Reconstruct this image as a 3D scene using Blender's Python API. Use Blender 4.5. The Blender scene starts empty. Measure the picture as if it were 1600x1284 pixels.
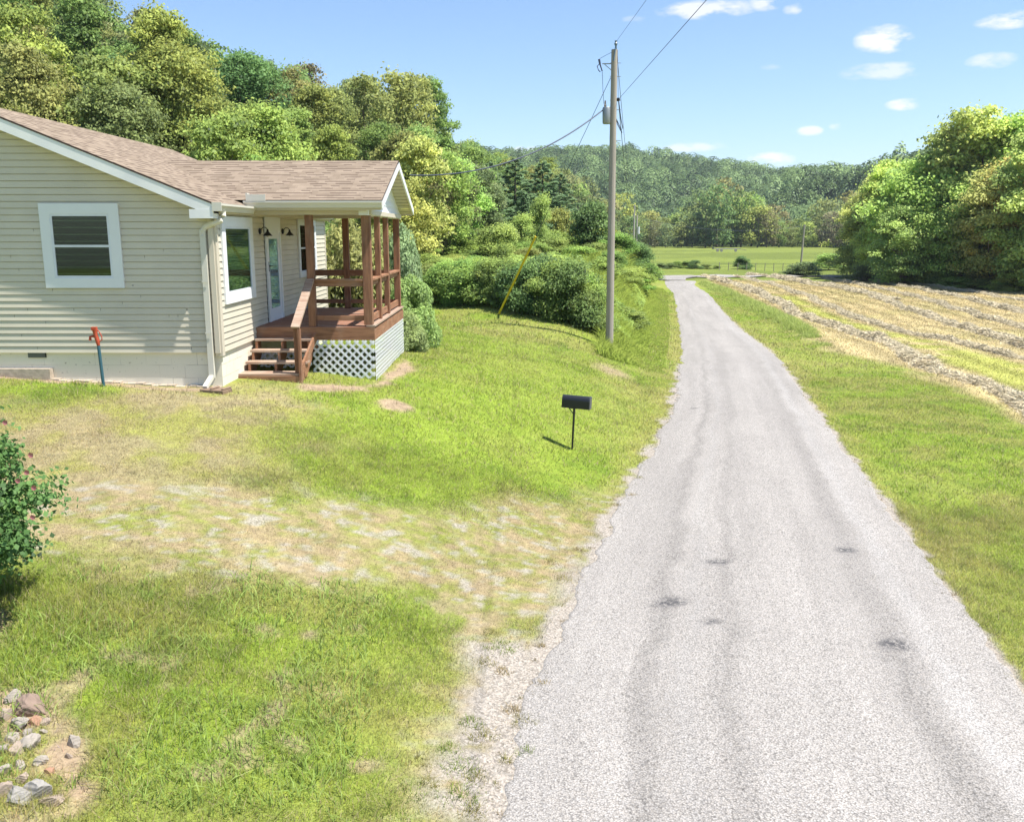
import bpy, bmesh, math, random
import numpy as np
from mathutils import Vector, Matrix
random.seed(7)
RNG = np.random.default_rng(11)
SC = bpy.context.scene
COL = SC.collection
# ------------------------------------------------------------------ camera, sky, sun, exposure
F = 1400.0; CH = 4.05; PIT = math.atan((642 - 364) / F)
cam_d = bpy.data.cameras.new('camera'); cam = bpy.data.objects.new('camera', cam_d); COL.objects.link(cam)
cam_d.sensor_width = 36; cam_d.lens = 36 * F / 1600; cam_d.clip_start = 0.1; cam_d.clip_end = 6000
cam.matrix_world = (Matrix.Translation((0, 0, CH)) @ Matrix.Rotation(math.radians(0.08), 4, 'Z')
                    @ Matrix.Rotation(math.pi / 2 - PIT, 4, 'X'))
SC.camera = cam
SUN = Vector((0.41, -0.118, 0.90)).normalized()
EXPOSURE = 0.95; SUN_E = 4.6; SKY_E = 0.108
SC.view_settings.view_transform = 'Standard'; SC.view_settings.look = 'None'
SC.view_settings.exposure = EXPOSURE; SC.view_settings.gamma = 1
SC.view_settings.use_curve_mapping = False
sun_d = bpy.data.lights.new('sun', 'SUN'); sun = bpy.data.objects.new('sun', sun_d); COL.objects.link(sun)
sun_d.energy = SUN_E; sun_d.angle = math.radians(0.7); sun_d.color = (1, 0.965, 0.90)
sun.rotation_euler = SUN.to_track_quat('Z', 'Y').to_euler()
W = bpy.data.worlds.new('World'); SC.world = W; W.use_nodes = True
wn = W.node_tree.nodes; wl = W.node_tree.links; wn.clear()
def N(t, k, **kw):
    n = t.nodes.new(k)
    for a, b in kw.items():
        if a.startswith('i_'): n.inputs[a[2:].replace('_', ' ')].default_value = b
        else: setattr(n, a, b)
    return n
def mathn(t, op, a, b=None, c=None, clamp=False):
    n = t.nodes.new('ShaderNodeMath'); n.operation = op; n.use_clamp = clamp
    for i, v in enumerate((a, b, c)):
        if v is None: continue
        if isinstance(v, (int, float)): n.inputs[i].default_value = v
        else: t.links.new(v, n.inputs[i])
    return n.outputs[0]
def mixc(t, f, a, b, mode='MIX'):
    n = t.nodes.new('ShaderNodeMix'); n.data_type = 'RGBA'; n.blend_type = mode
    for i, v in ((0, f), (6, a), (7, b)):
        if isinstance(v, (int, float)): n.inputs[i].default_value = v
        elif isinstance(v, tuple): n.inputs[i].default_value = (*v, 1) if len(v) == 3 else v
        else: t.links.new(v, n.inputs[i])
    return n.outputs[2]
def pxdir(px, py):                       # world direction seen at a photo pixel (used only to lay the world out)
    a = (px - 802) / F; b = (642 - py) / F; c, s = math.cos(PIT), math.sin(PIT)
    return Vector((a, b * s + c, b * c - s))
def build_world():
    t = W.node_tree
    sky = N(t, 'ShaderNodeTexSky', sky_type='NISHITA'); sky.sun_disc = False
    sky.sun_elevation = math.asin(SUN.z); sky.sun_rotation = math.atan2(SUN.x, SUN.y)
    sky.air_density = 1.0; sky.dust_density = 0.6; sky.ozone_density = 1.6; sky.altitude = 200
    geo = N(t, 'ShaderNodeTexCoord')
    gam = mixc(t, 1.0, sky.outputs[0], (.80, .87, .96), 'MULTIPLY')
    noi = N(t, 'ShaderNodeTexNoise'); noi.inputs['Scale'].default_value = 34; noi.inputs['Detail'].default_value = 7; noi.inputs['Roughness'].default_value = 0.6
    mp = N(t, 'ShaderNodeMapping'); mp.inputs['Scale'].default_value = (1, 1, 2.6)
    t.links.new(geo.outputs['Generated'], mp.inputs[0]); t.links.new(mp.outputs[0], noi.inputs['Vector'])
    # small fair-weather clouds at fixed directions: azimuth (x/y), elevation tangent, half sizes, strength
    cl = [(1105, 15, 75, 14, .75), (1380, 62, 40, 20, 1.0), (1378, 112, 58, 13, .55), (1412, 164, 26, 9, .8), (1265, 205, 20, 8, .75),
          (1085, 230, 50, 8, .6), (1205, 249, 36, 11, .95), (820, 234, 24, 7, .8), (1575, 32, 42, 12, .8), (1550, 95, 34, 11, .55), (1238, 15, 14, 9, .6), (1195, 5, 26, 12, .7),
          (1305, 198, 10, 5, .5), (1205, 105, 16, 5, .25), (990, 30, 18, 6, .35), (860, 238, 40, 5, .4),
          (-300, 60, 120, 30, .7), (1900, 120, 90, 26, .8), (2300, 60, 150, 40, .8), (1800, 240, 120, 14, .6)]
    acc = None
    for px, py, hx, hy, st in cl:
        d = pxdir(px, py).normalized()
        e1 = Vector((0, 0, 1)).cross(d).normalized(); e2 = d.cross(e1)
        r = F / d.dot(Vector((0, math.cos(PIT), -math.sin(PIT)))) if False else F / pxdir(px, py).length
        def dotn(v):
            n = t.nodes.new('ShaderNodeVectorMath'); n.operation = 'DOT_PRODUCT'
            t.links.new(geo.outputs['Generated'], n.inputs[0]); n.inputs[1].default_value = v; return n.outputs['Value']
        u = mathn(t, 'MULTIPLY', dotn(e1), F / hx); v = mathn(t, 'MULTIPLY', dotn(e2), F / hy)
        q = mathn(t, 'ADD', mathn(t, 'MULTIPLY', u, u), mathn(t, 'MULTIPLY', v, v))
        front = mathn(t, 'GREATER_THAN', dotn(d), 0.5)
        m = mathn(t, 'MULTIPLY', mathn(t, 'SUBTRACT', 1.0, q, clamp=True), front)
        n2 = mathn(t, 'MULTIPLY_ADD', noi.outputs['Fac'], 5.0, -2.35)
        m = mathn(t, 'MULTIPLY', mathn(t, 'POWER', m, .6), mathn(t, 'ADD', n2, mathn(t, 'MULTIPLY', m, .75)), clamp=True)
        m = mathn(t, 'MULTIPLY', m, st)
        acc = m if acc is None else mathn(t, 'MAXIMUM', acc, m)
    bright = mathn(t, 'MULTIPLY', 1.0, 1.0)
    c = mixc(t, acc, gam, (5.6, 5.5, 5.4))
    bg = N(t, 'ShaderNodeBackground'); bg.inputs['Strength'].default_value = SKY_E
    t.links.new(c, bg.inputs['Color'])
    out = N(t, 'ShaderNodeOutputWorld'); t.links.new(bg.outputs[0], out.inputs[0])
build_world()
# ------------------------------------------------------------------ helpers
def tag(o, label=None, cat=None, group=None, kind=None):
    for k, v in (('label', label), ('category', cat), ('group', group), ('kind', kind)):
        if v: o[k] = v
    return o
def empty(name, loc=(0, 0, 0), rz=0):
    o = bpy.data.objects.new(name, None); COL.objects.link(o); o.location = loc; o.rotation_euler = (0, 0, rz); o.empty_display_size = .2
    return o
def copy_tree(o, parent=None):
    c = o.copy(); COL.objects.link(c)
    if parent is not None: c.parent = parent
    for ch in list(o.children): copy_tree(ch, c)
    return c
def np_mesh(name, verts, quads, attrs=None, smooth=False, mats=(), uv=None):
    """verts Nx3, quads = MxK face index array (or list of such arrays); attrs {name: N or Nx3 array on points}"""
    me = bpy.data.meshes.new(name); verts = np.ascontiguousarray(verts, np.float32)
    fl = quads if isinstance(quads, list) else [quads]
    fl = [np.asarray(q, np.int32) for q in fl if len(q)]
    me.vertices.add(len(verts)); me.vertices.foreach_set('co', verts.ravel())
    nl = sum(q.size for q in fl); nf = sum(len(q) for q in fl)
    me.loops.add(nl); me.loops.foreach_set('vertex_index', np.concatenate([q.ravel() for q in fl]))
    me.polygons.add(nf); st = []; o = 0
    for q in fl:
        st.append(o + np.arange(len(q), dtype=np.int32) * q.shape[1]); o += q.size
    me.polygons.foreach_set('loop_start', np.concatenate(st).astype(np.int32))
    if smooth: me.polygons.foreach_set('use_smooth', np.ones(nf, bool))
    me.update(calc_edges=True)
    for k, a in (attrs or {}).items():
        a = np.asarray(a, np.float32)
        if a.ndim == 1:
            at = me.attributes.new(k, 'FLOAT', 'POINT'); at.data.foreach_set('value', a)
        else:
            at = me.attributes.new(k, 'FLOAT_COLOR', 'POINT')
            at.data.foreach_set('color', np.concatenate([a[:, :3], np.ones((len(a), 1), np.float32)], 1).ravel())
    for m in mats: me.materials.append(m)
    return me
def link(name, me, parent=None, loc=None):
    o = bpy.data.objects.new(name, me); COL.objects.link(o)
    if parent is not None: o.parent = parent
    if loc is not None: o.location = loc
    return o
class MB:
    """collects boxes, tubes and polygons and builds them as one mesh"""
    def __init__(s): s.v = []; s.f = []; s.uv = []
    def face(s, pts, uv=None):
        b = len(s.v); s.v += [tuple(p) for p in pts]; s.f.append(tuple(range(b, b + len(pts)))); s.uv.append(uv)
    def box(s, a, b, M=None):
        x0, y0, z0 = [min(p, q) for p, q in zip(a, b)]; x1, y1, z1 = [max(p, q) for p, q in zip(a, b)]
        c = [Vector(p) for p in ((x0,y0,z0),(x1,y0,z0),(x1,y1,z0),(x0,y1,z0),(x0,y0,z1),(x1,y0,z1),(x1,y1,z1),(x0,y1,z1))]
        if M is not None: c = [M @ p for p in c]
        n = len(s.v); s.v += [tuple(p) for p in c]
        for q in ((0,3,2,1),(4,5,6,7),(0,1,5,4),(1,2,6,5),(2,3,7,6),(3,0,4,7)):
            s.f.append(tuple(n + i for i in q)); s.uv.append(None)
        return s
    def beam(s, p, q, w, h, up=(0, 0, 1)):
        """box beam from p to q, w across, h along up"""
        p = Vector(p); q = Vector(q); d = q - p; L = d.length; d.normalize()
        x = d.cross(Vector(up)).normalized(); z = x.cross(d)
        M = Matrix(((x.x, d.x, z.x, p.x), (x.y, d.y, z.y, p.y), (x.z, d.z, z.z, p.z), (0, 0, 0, 1)))
        return s.box((-w/2, 0, -h/2), (w/2, L, h/2), M)
    def tube(s, pts, r, seg=10, cap=True):
        pts = [Vector(p) for p in pts]; rs = r if isinstance(r, (list, tuple)) else [r] * len(pts)
        n0 = len(s.v); ref = Vector((0.137, 0.31, 0.94)).normalized()
        for i, p in enumerate(pts):
            d = (pts[min(i + 1, len(pts) - 1)] - pts[max(i - 1, 0)]).normalized()
            if abs(d.dot(ref)) > .97: ref2 = Vector((1, 0.02, 0.03))
            else: ref2 = ref
            a = d.cross(ref2).normalized(); b = d.cross(a)
            for k in range(seg):
                t = 2 * math.pi * k / seg
                s.v.append(tuple(p + (a * math.cos(t) + b * math.sin(t)) * rs[i]))
        for i in range(len(pts) - 1):
            for k in range(seg):
                a = n0 + i * seg + k; b = n0 + i * seg + (k + 1) % seg
                s.f.append((a, a + seg, b + seg, b)); s.uv.append(None)
        if cap:
            s.f.append(tuple(n0 + k for k in range(seg))); s.uv.append(None)
            e = n0 + (len(pts) - 1) * seg
            s.f.append(tuple(e + seg - 1 - k for k in range(seg))); s.uv.append(None)
        return s
    def build(s, name, mat, parent=None, smooth=False, bevel=0, loc=None):
        me = bpy.data.meshes.new(name); me.from_pydata(s.v, [], s.f)
        if any(u is not None for u in s.uv):
            ul = me.uv_layers.new(name='UVMap'); i = 0
            for f, u in zip(s.f, s.uv):
                for k in range(len(f)):
                    ul.data[i].uv = u[k] if u else (0, 0); i += 1
        if smooth: me.polygons.foreach_set('use_smooth', [True] * len(me.polygons))
        me.materials.append(mat); o = link(name, me, parent, loc)
        bm = bmesh.new(); bm.from_mesh(me)
        if not any(u is not None for u in s.uv) and bevel:
            bmesh.ops.bevel(bm, geom=list(bm.edges), offset=bevel, segments=1, affect='EDGES')
        bmesh.ops.recalc_face_normals(bm, faces=bm.faces); bm.to_mesh(me); bm.free()
        if smooth:
            try: me.set_sharp_from_angle(angle=math.radians(40))
            except Exception: pass
        return o
# value noise
def _h(ix, iy, s):
    n = (ix.astype(np.int64) * 374761393 + iy.astype(np.int64) * 668265263 + s * 144665) & 0x7fffffff
    n = (n ^ (n >> 13)) * 1274126177 & 0x7fffffff
    n = (n ^ (n >> 16)) & 0xffff
    return n / 65535.0
def vnoise(x, y, s=0):
    x = np.asarray(x, float); y = np.asarray(y, float)
    ix = np.floor(x); iy = np.floor(y); fx = x - ix; fy = y - iy
    fx = fx * fx * (3 - 2 * fx); fy = fy * fy * (3 - 2 * fy)
    a = _h(ix, iy, s); b = _h(ix + 1, iy, s); c = _h(ix, iy + 1, s); d = _h(ix + 1, iy + 1, s)
    return (a * (1 - fx) + b * fx) * (1 - fy) + (c * (1 - fx) + d * fx) * fy
def fbm(x, y, sc=1., o=4, s=0):
    r = 0; a = .5; t = 0
    for i in range(o):
        r = r + a * vnoise(x * sc, y * sc, s + i * 7); t += a; a *= .5; sc *= 2.03
    return r / t
def sstep(a, b, x):
    t = np.clip((x - a) / (b - a), 0, 1); return t * t * (3 - 2 * t)
# ------------------------------------------------------------------ terrain
RY = np.array([-20, 5.6, 6.69, 7.79, 9.08, 10.62, 12.41, 14.08, 16.43, 20.6, 25.8, 34.5, 47, 58, 73, 88, 96])
RL = np.array([-1.2, -.12, -.01, .2, .5, .94, 1.37, 1.91, 2.58, 3.72, 4.78, 6.5, 8.7, 10.5, 13.0, 14.6, 16.6])
RR = np.array([3.5, 4.32, 4.48, 4.7, 4.91, 5.2, 5.56, 5.87, 6.31, 7.12, 8.2, 9.95, 11.8, 13.4, 15.9, 17.3, 20.5])
def roadz(y): return -.8 * sstep(16, 52, y)
HA = (np.array([-250, 0, 190, 330, 450, 560, 640, 700, 740, 800, 870, 960, 1100]) - 802) / F
HB = np.array([30, 29, 28, 28, 31, 38, 50, 60, 64, 72, 100, 200, 300.])
HR = np.array([95, 100, 105, 115, 125, 140, 155, 175, 195, 230, 300, 360, 400.])
HT = (364 - np.array([-170, -110, -22, 40, 118, 136, 152, 178, 208, 232, 255, 300, 330.])) / F * HR - 10.5
FA = (np.array([-400, 700, 830, 900, 1000, 1100, 1200, 1290, 1350, 1400, 1440, 1500, 1700, 2300]) - 802) / F
FR = np.array([700, 700, 700, 720, 740, 740, 720, 640, 560, 430, 400, 380, 340, 300.])
FB = np.array([420, 420, 400, 395, 390, 390, 380, 370, 330, 230, 200, 180, 160, 140.])
FT = (364 - np.array([236, 240, 244, 240, 246, 258, 268, 266, 266, 250, 240, 228, 205, 190.])) / F * FR - 9.0
def tz(x, y, detail=False):
    x = np.asarray(x, float); y = np.asarray(y, float)
    xl = np.interp(y, RY, RL); xr = np.interp(y, RY, RR); zr = roadz(y)
    d = np.maximum(xl - x, 0)
    A = np.interp(y, [-20, 5, 8, 13, 16, 20.5, 30, 45, 80, 120], [.6, .8, 1.15, 1.82, 1.8, 1.52, 1.45, 1.3, .6, .3])
    z = zr + A * (1 - np.exp(-(d / 3.71) ** 1.6))
    d2 = np.maximum(x - xr, 0)
    z = z - (.5 - .35 * sstep(16, 52, y)) * sstep(.6, 13, d2) - .06 * sstep(0, .5, d2) * (1 - sstep(1.2, 3, d2))
    # wooded hill on the left, seen against the polar layout of its foot, ridge and height
    a = x / np.maximum(y, 1.0)
    rb = np.interp(a, HA, HB); rr = np.interp(a, HA, HR); ht = np.interp(a, HA, HT)
    t = np.clip((y - rb) / (rr - rb), 0, 1.6)
    hill = np.where(t < 1, np.sin(np.clip(t, 0, 1) * math.pi / 2) ** 1.15, 1 - .5 * (t - 1))
    near = (ht - z) * hill * (1 - sstep(.045, .10, a))
    z1 = z + np.where(y > 5, np.maximum(near, 0), 0) + 0
    rb = np.interp(a, FA, FB); rr = np.interp(a, FA, FR); ht = np.interp(a, FA, FT)
    t = np.clip((y - rb) / (rr - rb), 0, 2.2)
    far = ht * np.where(t < 1, sstep(0, 1, t) ** .8, 1 - .25 * (t - 1)) * (1 + .30 * (fbm(x, y, .011, 3, 13) - .5) * sstep(.1, .5, t)) + 12 * sstep(.14, .30, t) * (1 - sstep(.36, .6, t)) * sstep(.25, .30, a + .03 * np.sin(y * .02))
    z = np.maximum(z1, z + np.where(y > 5, far, 0))
    # overgrown bank beyond the lawn
    bk = (.35 * sstep(33, 44, y + .9 * (x + 4)) + .65 * sstep(38, 68, y)) * (1 - sstep(-4.5, -1.5, x - xl)) * (1 - sstep(80, 140, y)) * sstep(-30, -12, x)
    z = z + 2.9 * bk
    z = z + (fbm(x, y, .35, 3, 5) - .5) * .12 * sstep(.3, 2.5, np.maximum(d, d2)) * (1 + .02 * np.clip(y, 0, 200))
    return z
def G(px, py, lift=0.0):
    """point where the photo's line of sight meets the terrain"""
    r = pxdir(px, py); lo = 2.0; hi = None; t = 2.0
    ts = np.geomspace(3, 900, 3000); X = r.x * ts; Y = r.y * ts; Z = CH + r.z * ts
    below = Z < tz(X, Y) + lift
    i = int(np.argmax(below)) if below.any() else len(ts) - 1
    return Vector((X[i], Y[i], float(tz(X[i], Y[i])) + lift))
def P(px, py, Y):
    r = pxdir(px, py); return Vector((r.x * Y / r.y, Y, CH + r.z * Y / r.y))
def gp(x, y, dz=0.): return Vector((x, y, float(tz(x, y)) + dz))
def wpoly(pts): return np.array([[*G(*p).xy] for p in pts])
def sdist(X, Y, poly, closed=True):
    """signed distance to polygon, positive inside (or unsigned negative distance to a polyline)"""
    X = np.asarray(X, float); Y = np.asarray(Y, float); D = np.full(X.shape, 1e9); ins = np.zeros(X.shape, bool); n = len(poly)
    for i in range(n if closed else n - 1):
        ax, ay = poly[i]; bx, by = poly[(i + 1) % n]; ex, ey = bx - ax, by - ay
        t = np.clip(((X - ax) * ex + (Y - ay) * ey) / (ex * ex + ey * ey + 1e-12), 0, 1)
        D = np.minimum(D, np.hypot(X - ax - t * ex, Y - ay - t * ey))
        if closed:
            c = ((ay > Y) != (by > Y)); ins ^= c & (X < (bx - ax) * (Y - ay) / (by - ay + 1e-12) + ax)
    return np.where(ins, D, -D) if closed else -D
DRIVE = wpoly([(-300, 742), (-150, 750), (55, 762), (200, 768), (400, 775), (560, 772), (700, 788), (850, 784), (930, 774), (985, 745), (1010, 740), (990, 810), (940, 880), (905, 960), (860, 1020), (850, 1100), (830, 1180), (830, 1283),
               (600, 1283), (625, 1180), (700, 1110), (735, 1060), (700, 1000), (640, 950), (560, 905), (400, 890), (200, 880), (60, 890), (-150, 900), (-300, 905)])
SHOUL = wpoly([(690, 985), (740, 1060), (705, 1110), (660, 1190), (620, 1283), (840, 1283), (850, 1100), (880, 1000), (960, 830), (1010, 750), (985, 745), (930, 830), (850, 940), (790, 980)])
DRYP = wpoly([(-60, 640), (90, 625), (240, 612), (350, 612), (470, 616), (520, 650), (450, 700), (360, 735), (250, 760), (60, 765), (-60, 760)])
LUSH = wpoly([(520, 560), (640, 590), (700, 520), (900, 560), (960, 640), (1000, 700), (930, 760), (700, 765), (480, 760), (460, 700), (500, 640)])
DIRTS = [wpoly(p) for p in ([(586, 599), (628, 560), (646, 566), (643, 582), (612, 603), (586, 606)], [(-90, 950), (30, 958), (48, 985), (30, 1020), (-90, 1040)],
         [(-90, 1075), (70, 1085), (120, 1150), (155, 1215), (120, 1283), (-90, 1283)], [(-100, 581), (80, 585), (200, 601), (335, 606), (340, 614), (200, 607), (60, 596), (-100, 592)], [(465, 600), (586, 602), (580, 612), (470, 612)])]
FIELD = wpoly([(1066, 426), (1110, 440), (1160, 468), (1230, 505), (1290, 545), (1420, 578), (1500, 612), (1600, 662), (1850, 800), (2600, 800), (2600, 425), (1500, 423), (1150, 422)])
W1 = wpoly([(1100, 433), (1135, 442), (1170, 453), (1215, 475), (1256, 496), (1325, 517), (1380, 538), (1411, 554), (1462, 574), (1531, 603), (1600, 640), (1720, 705)])
W2 = wpoly([(1150, 432), (1215, 447), (1263, 464), (1308, 484), (1359, 505), (1411, 518), (1480, 532), (1531, 545), (1600, 561), (1750, 600)])
W3 = wpoly([(1170, 429), (1240, 440), (1318, 452), (1359, 462), (1411, 482), (1480, 505), (1531, 523), (1600, 541), (1750, 580)])
W4 = wpoly([(1290, 436), (1380, 452), (1442, 466), (1497, 485), (1548, 500), (1600, 513), (1750, 545)])
W5 = wpoly([(1330, 434), (1450, 455), (1531, 471), (1600, 489), (1750, 520)])
W6 = wpoly([(1210, 430), (1290, 444), (1350, 456), (1400, 468)])
W7 = wpoly([(1400, 440), (1480, 452), (1540, 460), (1600, 470), (1750, 490)])
MOUND = G(622, 634); BANKBARE = G(958, 580)
HOUSE = (-12.6, -4.4, 14.0, 22.4)
def L3(c): return np.array(c, float)
C_GREEN = L3((.222, .292, .040)); C_DARKG = L3((.11, .19, .022)); C_YEL = L3((.34, .315, .10)); C_TAN = L3((.38, .295, .185)); C_DIRT = L3((.36, .27, .175))
C_GRAV = L3((.33, .30, .26)); C_HAY = L3((.50, .42, .22)); C_OLIVE = L3((.245, .265, .06))
def lerp(a, b, t): return a + (b - a) * np.asarray(t)[..., None]
def zones(x, y):
    """region weights of the ground, in world metres"""
    x = np.asarray(x, float); y = np.asarray(y, float); z = {}
    n1 = fbm(x, y, .9, 4, 1); n2 = fbm(x, y, 3.2, 4, 2); n3 = fbm(x, y, 8., 3, 3)
    near = (y < 40) & (y > -5)
    def sd(p): return sdist(x, y, p)
    dr = sd(DRIVE) + (n1 - .5) * 1.2
    z['drive'] = sstep(-.35, .5, dr)
    z['shoul'] = sstep(-.1, .4, sd(SHOUL) + (n1 - .5) * .8)
    z['dry'] = sstep(-.7, .8, sd(DRYP) + (n1 - .5) * 1.6)
    z['lush'] = sstep(-.6, 1.2, sd(LUSH) + (n1 - .5) * 2)
    di = 0
    for p in DIRTS: di = np.maximum(di, sstep(-.08, .14, sd(p) + (n2 - .5) * .35))
    di = di * np.where((y < 9) & (x < 0), sstep(.36, .56, n2), 1)
    di = np.maximum(di, 1 - sstep(.18, .34, np.hypot((x - MOUND.x), (y - MOUND.y) * .8) + (n2 - .5) * .3))
    di = np.maximum(di, .8 * (1 - sstep(.1, .7, np.hypot((x - BANKBARE.x), (y - BANKBARE.y) * .5) + (n2 - .5) * .6)))
    z['dirt'] = di
    n4 = fbm(x, y * 2.0, 5.5, 5, 4); z['n4'] = n4
    z['grav'] = np.clip(z['drive'] * sstep(.54, .66, n4 * .55 + n3 * .33 + n1 * .12), 0, 1) * .62
    xl = np.interp(y, RY, RL); xr = np.interp(y, RY, RR)
    sg = z['shoul'] * sstep(.40, .52, .6 * n2 + .4 * n1 + .04)
    dl = xl - x; dR = x - xr
    edge = (1 - sstep(-.05, .16, dl + (n2 - .5) * .5)) * (dl > -1) * (y < 30) + (1 - sstep(-.05, .10, dR + (n2 - .5) * .35)) * (dR > -1)
    z['grav'] = np.clip(np.maximum(np.maximum(z['grav'], sg), edge * (y < 60)), 0, 1)
    z['edge'] = (1 - sstep(0, .7, np.where(dl > 0, dl, np.where(dR > 0, dR, 0)) + (n2 - .5) * .6))
    z['field'] = sstep(-.5, .6, sd(FIELD) + (n1 - .5) * 1.)
    z['n1'] = n1; z['n2'] = n2; z['n3'] = n3
    return z
def ground_color(x, y):
    z = zones(x, y); n1, n2, n3 = z['n1'], z['n2'], z['n3']
    big = fbm(x, y, .28, 3, 21)
    c = lerp(C_GREEN, C_OLIVE, sstep(.42, .62, n1)); c = lerp(c, C_DARKG, .5 * sstep(.5, .7, n2)); c = lerp(c, C_YEL, .35 * sstep(.5, .66, big))
    c = lerp(c, C_GREEN * 1.05, .6 * z['lush'])
    c = lerp(c, lerp(C_YEL, C_TAN, sstep(.40, .62, n1 * .5 + n2 * .5)), .72 * z['dry'])
    c = lerp(c, C_YEL * .9, .55 * z['edge'] * (y < 60))
    c = lerp(c, lerp(C_TAN * [1.0, .97, .95], C_OLIVE * 1.05, sstep(.36, .66, z['n4'] * .6 + n2 * .4)) * (.78 + .3 * z['n3'])[..., None], .88 * z['drive'])
    spot = .6 * sstep(.64, .76, fbm(x, y, 2.6, 4, 33)) * (x < 1.5) * (1 - sstep(8.5, 10.5, y)) * (y > 4); c = lerp(c, L3((.34, .275, .175)), .8 * spot); z['grav'] = z['grav'] ; z['dirt'] = np.maximum(z['dirt'], .75 * spot)
    f = z['field']
    hay = lerp(C_HAY, C_HAY * [1.1, 1.02, .95], n2)
    # greener strips between windrows, and swath lines parallel to them
    s1 = -sdist(x, y, W1, False); s2 = -sdist(x, y, W2, False)
    strip = sstep(.5, 1.1, sdist(x, y, np.concatenate([W1[2:], W2[::-1][:-2]]))) * (y < 75)
    hay = lerp(hay, L3((.40, .42, .09)), .85 * strip * sstep(.25, .5, n1))
    hay = lerp(hay, L3((.24, .27, .06)), .2 * sstep(.5, .62, big))
    hay = hay * (.9 + .2 * np.sin(s1 * 4.2 + n1 * 2))[..., None] ** 1.
    c = lerp(c, hay, f)
    c = lerp(c, C_DIRT * (.8 + .4 * n3)[..., None], z['dirt'])
    c = lerp(c, C_GRAV * (.85 + .3 * n3)[..., None], z['grav'])
    far = sstep(93, 97, y); fm = L3((.20, .24, .05))
    c = lerp(c, lerp(fm, L3((.15, .185, .04)), sstep(.4, .6, fbm(x, y, .06, 3, 8))), far * (x > 8))
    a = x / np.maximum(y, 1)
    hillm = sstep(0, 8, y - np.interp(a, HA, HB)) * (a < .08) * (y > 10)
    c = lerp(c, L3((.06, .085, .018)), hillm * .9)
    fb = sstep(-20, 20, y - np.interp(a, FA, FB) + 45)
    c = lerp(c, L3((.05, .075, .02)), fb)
    return c, z
# ------------------------------------------------------------------ materials
MATS = {}
def newmat(name):
    m = bpy.data.materials.new(name); m.use_nodes = True; t = m.node_tree; b = t.nodes['Principled BSDF']; MATS[name] = m
    return m, t, b
def simple(name, col, rough=.6, noise=.15, scale=8., bump=0., metal=0., stretch=None, spec=.4, detail=5):
    m, t, b = newmat(name); tc = N(t, 'ShaderNodeTexCoord'); mp = N(t, 'ShaderNodeMapping')
    if stretch: mp.inputs['Scale'].default_value = stretch
    n = N(t, 'ShaderNodeTexNoise'); n.inputs['Scale'].default_value = scale; n.inputs['Detail'].default_value = detail
    t.links.new(tc.outputs['Object'], mp.inputs[0]); t.links.new(mp.outputs[0], n.inputs['Vector'])
    f = mathn(t, 'MULTIPLY_ADD', n.outputs['Fac'], noise * 2, 1 - noise)
    cc = N(t, 'ShaderNodeRGB'); cc.outputs[0].default_value = (*col, 1)
    hv = N(t, 'ShaderNodeHueSaturation'); t.links.new(cc.outputs[0], hv.inputs['Color']); t.links.new(f, hv.inputs['Value'])
    t.links.new(hv.outputs[0], b.inputs['Base Color']); b.inputs['Roughness'].default_value = rough; b.inputs['Metallic'].default_value = metal
    b.inputs['Specular IOR Level'].default_value = spec
    if bump:
        bp = N(t, 'ShaderNodeBump'); bp.inputs['Strength'].default_value = bump; bp.inputs['Distance'].default_value = .01
        t.links.new(n.outputs['Fac'], bp.inputs['Height']); t.links.new(bp.outputs[0], b.inputs['Normal'])
    return m
def foliage_mat(name, trans=.25, sat=.93, up=1.0):
    m, t, b = newmat(name)
    oi = N(t, 'ShaderNodeObjectInfo'); at = N(t, 'ShaderNodeAttribute', attribute_name='tone')
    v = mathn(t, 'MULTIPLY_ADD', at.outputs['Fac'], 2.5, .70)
    ge = N(t, 'ShaderNodeNewGeometry'); va = N(t, 'ShaderNodeVectorMath', operation='ADD'); t.links.new(ge.outputs['Normal'], va.inputs[0]); va.inputs[1].default_value = (0, 0, up)
    vn = N(t, 'ShaderNodeVectorMath', operation='NORMALIZE'); t.links.new(va.outputs[0], vn.inputs[0]); t.links.new(vn.outputs[0], b.inputs['Normal'])
    hs = N(t, 'ShaderNodeHueSaturation'); t.links.new(oi.outputs['Color'], hs.inputs['Color']); t.links.new(v, hs.inputs['Value'])
    hu = mathn(t, 'MULTIPLY_ADD', at.outputs['Fac'], -.03, .515); t.links.new(hu, hs.inputs['Hue']); hs.inputs['Saturation'].default_value = sat
    t.links.new(hs.outputs[0], b.inputs['Base Color']); b.inputs['Roughness'].default_value = .55; b.inputs['Specular IOR Level'].default_value = .25
    tr = N(t, 'ShaderNodeBsdfTranslucent'); hs2 = N(t, 'ShaderNodeHueSaturation'); hs2.inputs['Hue'].default_value = .485; hs2.inputs['Value'].default_value = 1.25
    t.links.new(hs.outputs[0], hs2.inputs['Color']); t.links.new(hs2.outputs[0], tr.inputs['Color'])
    mx = N(t, 'ShaderNodeMixShader'); mx.inputs[0].default_value = trans
    t.links.new(b.outputs[0], mx.inputs[1]); t.links.new(tr.outputs[0], mx.inputs[2]); t.links.new(mx.outputs[0], t.nodes['Material Output'].inputs[0])
    return m
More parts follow.
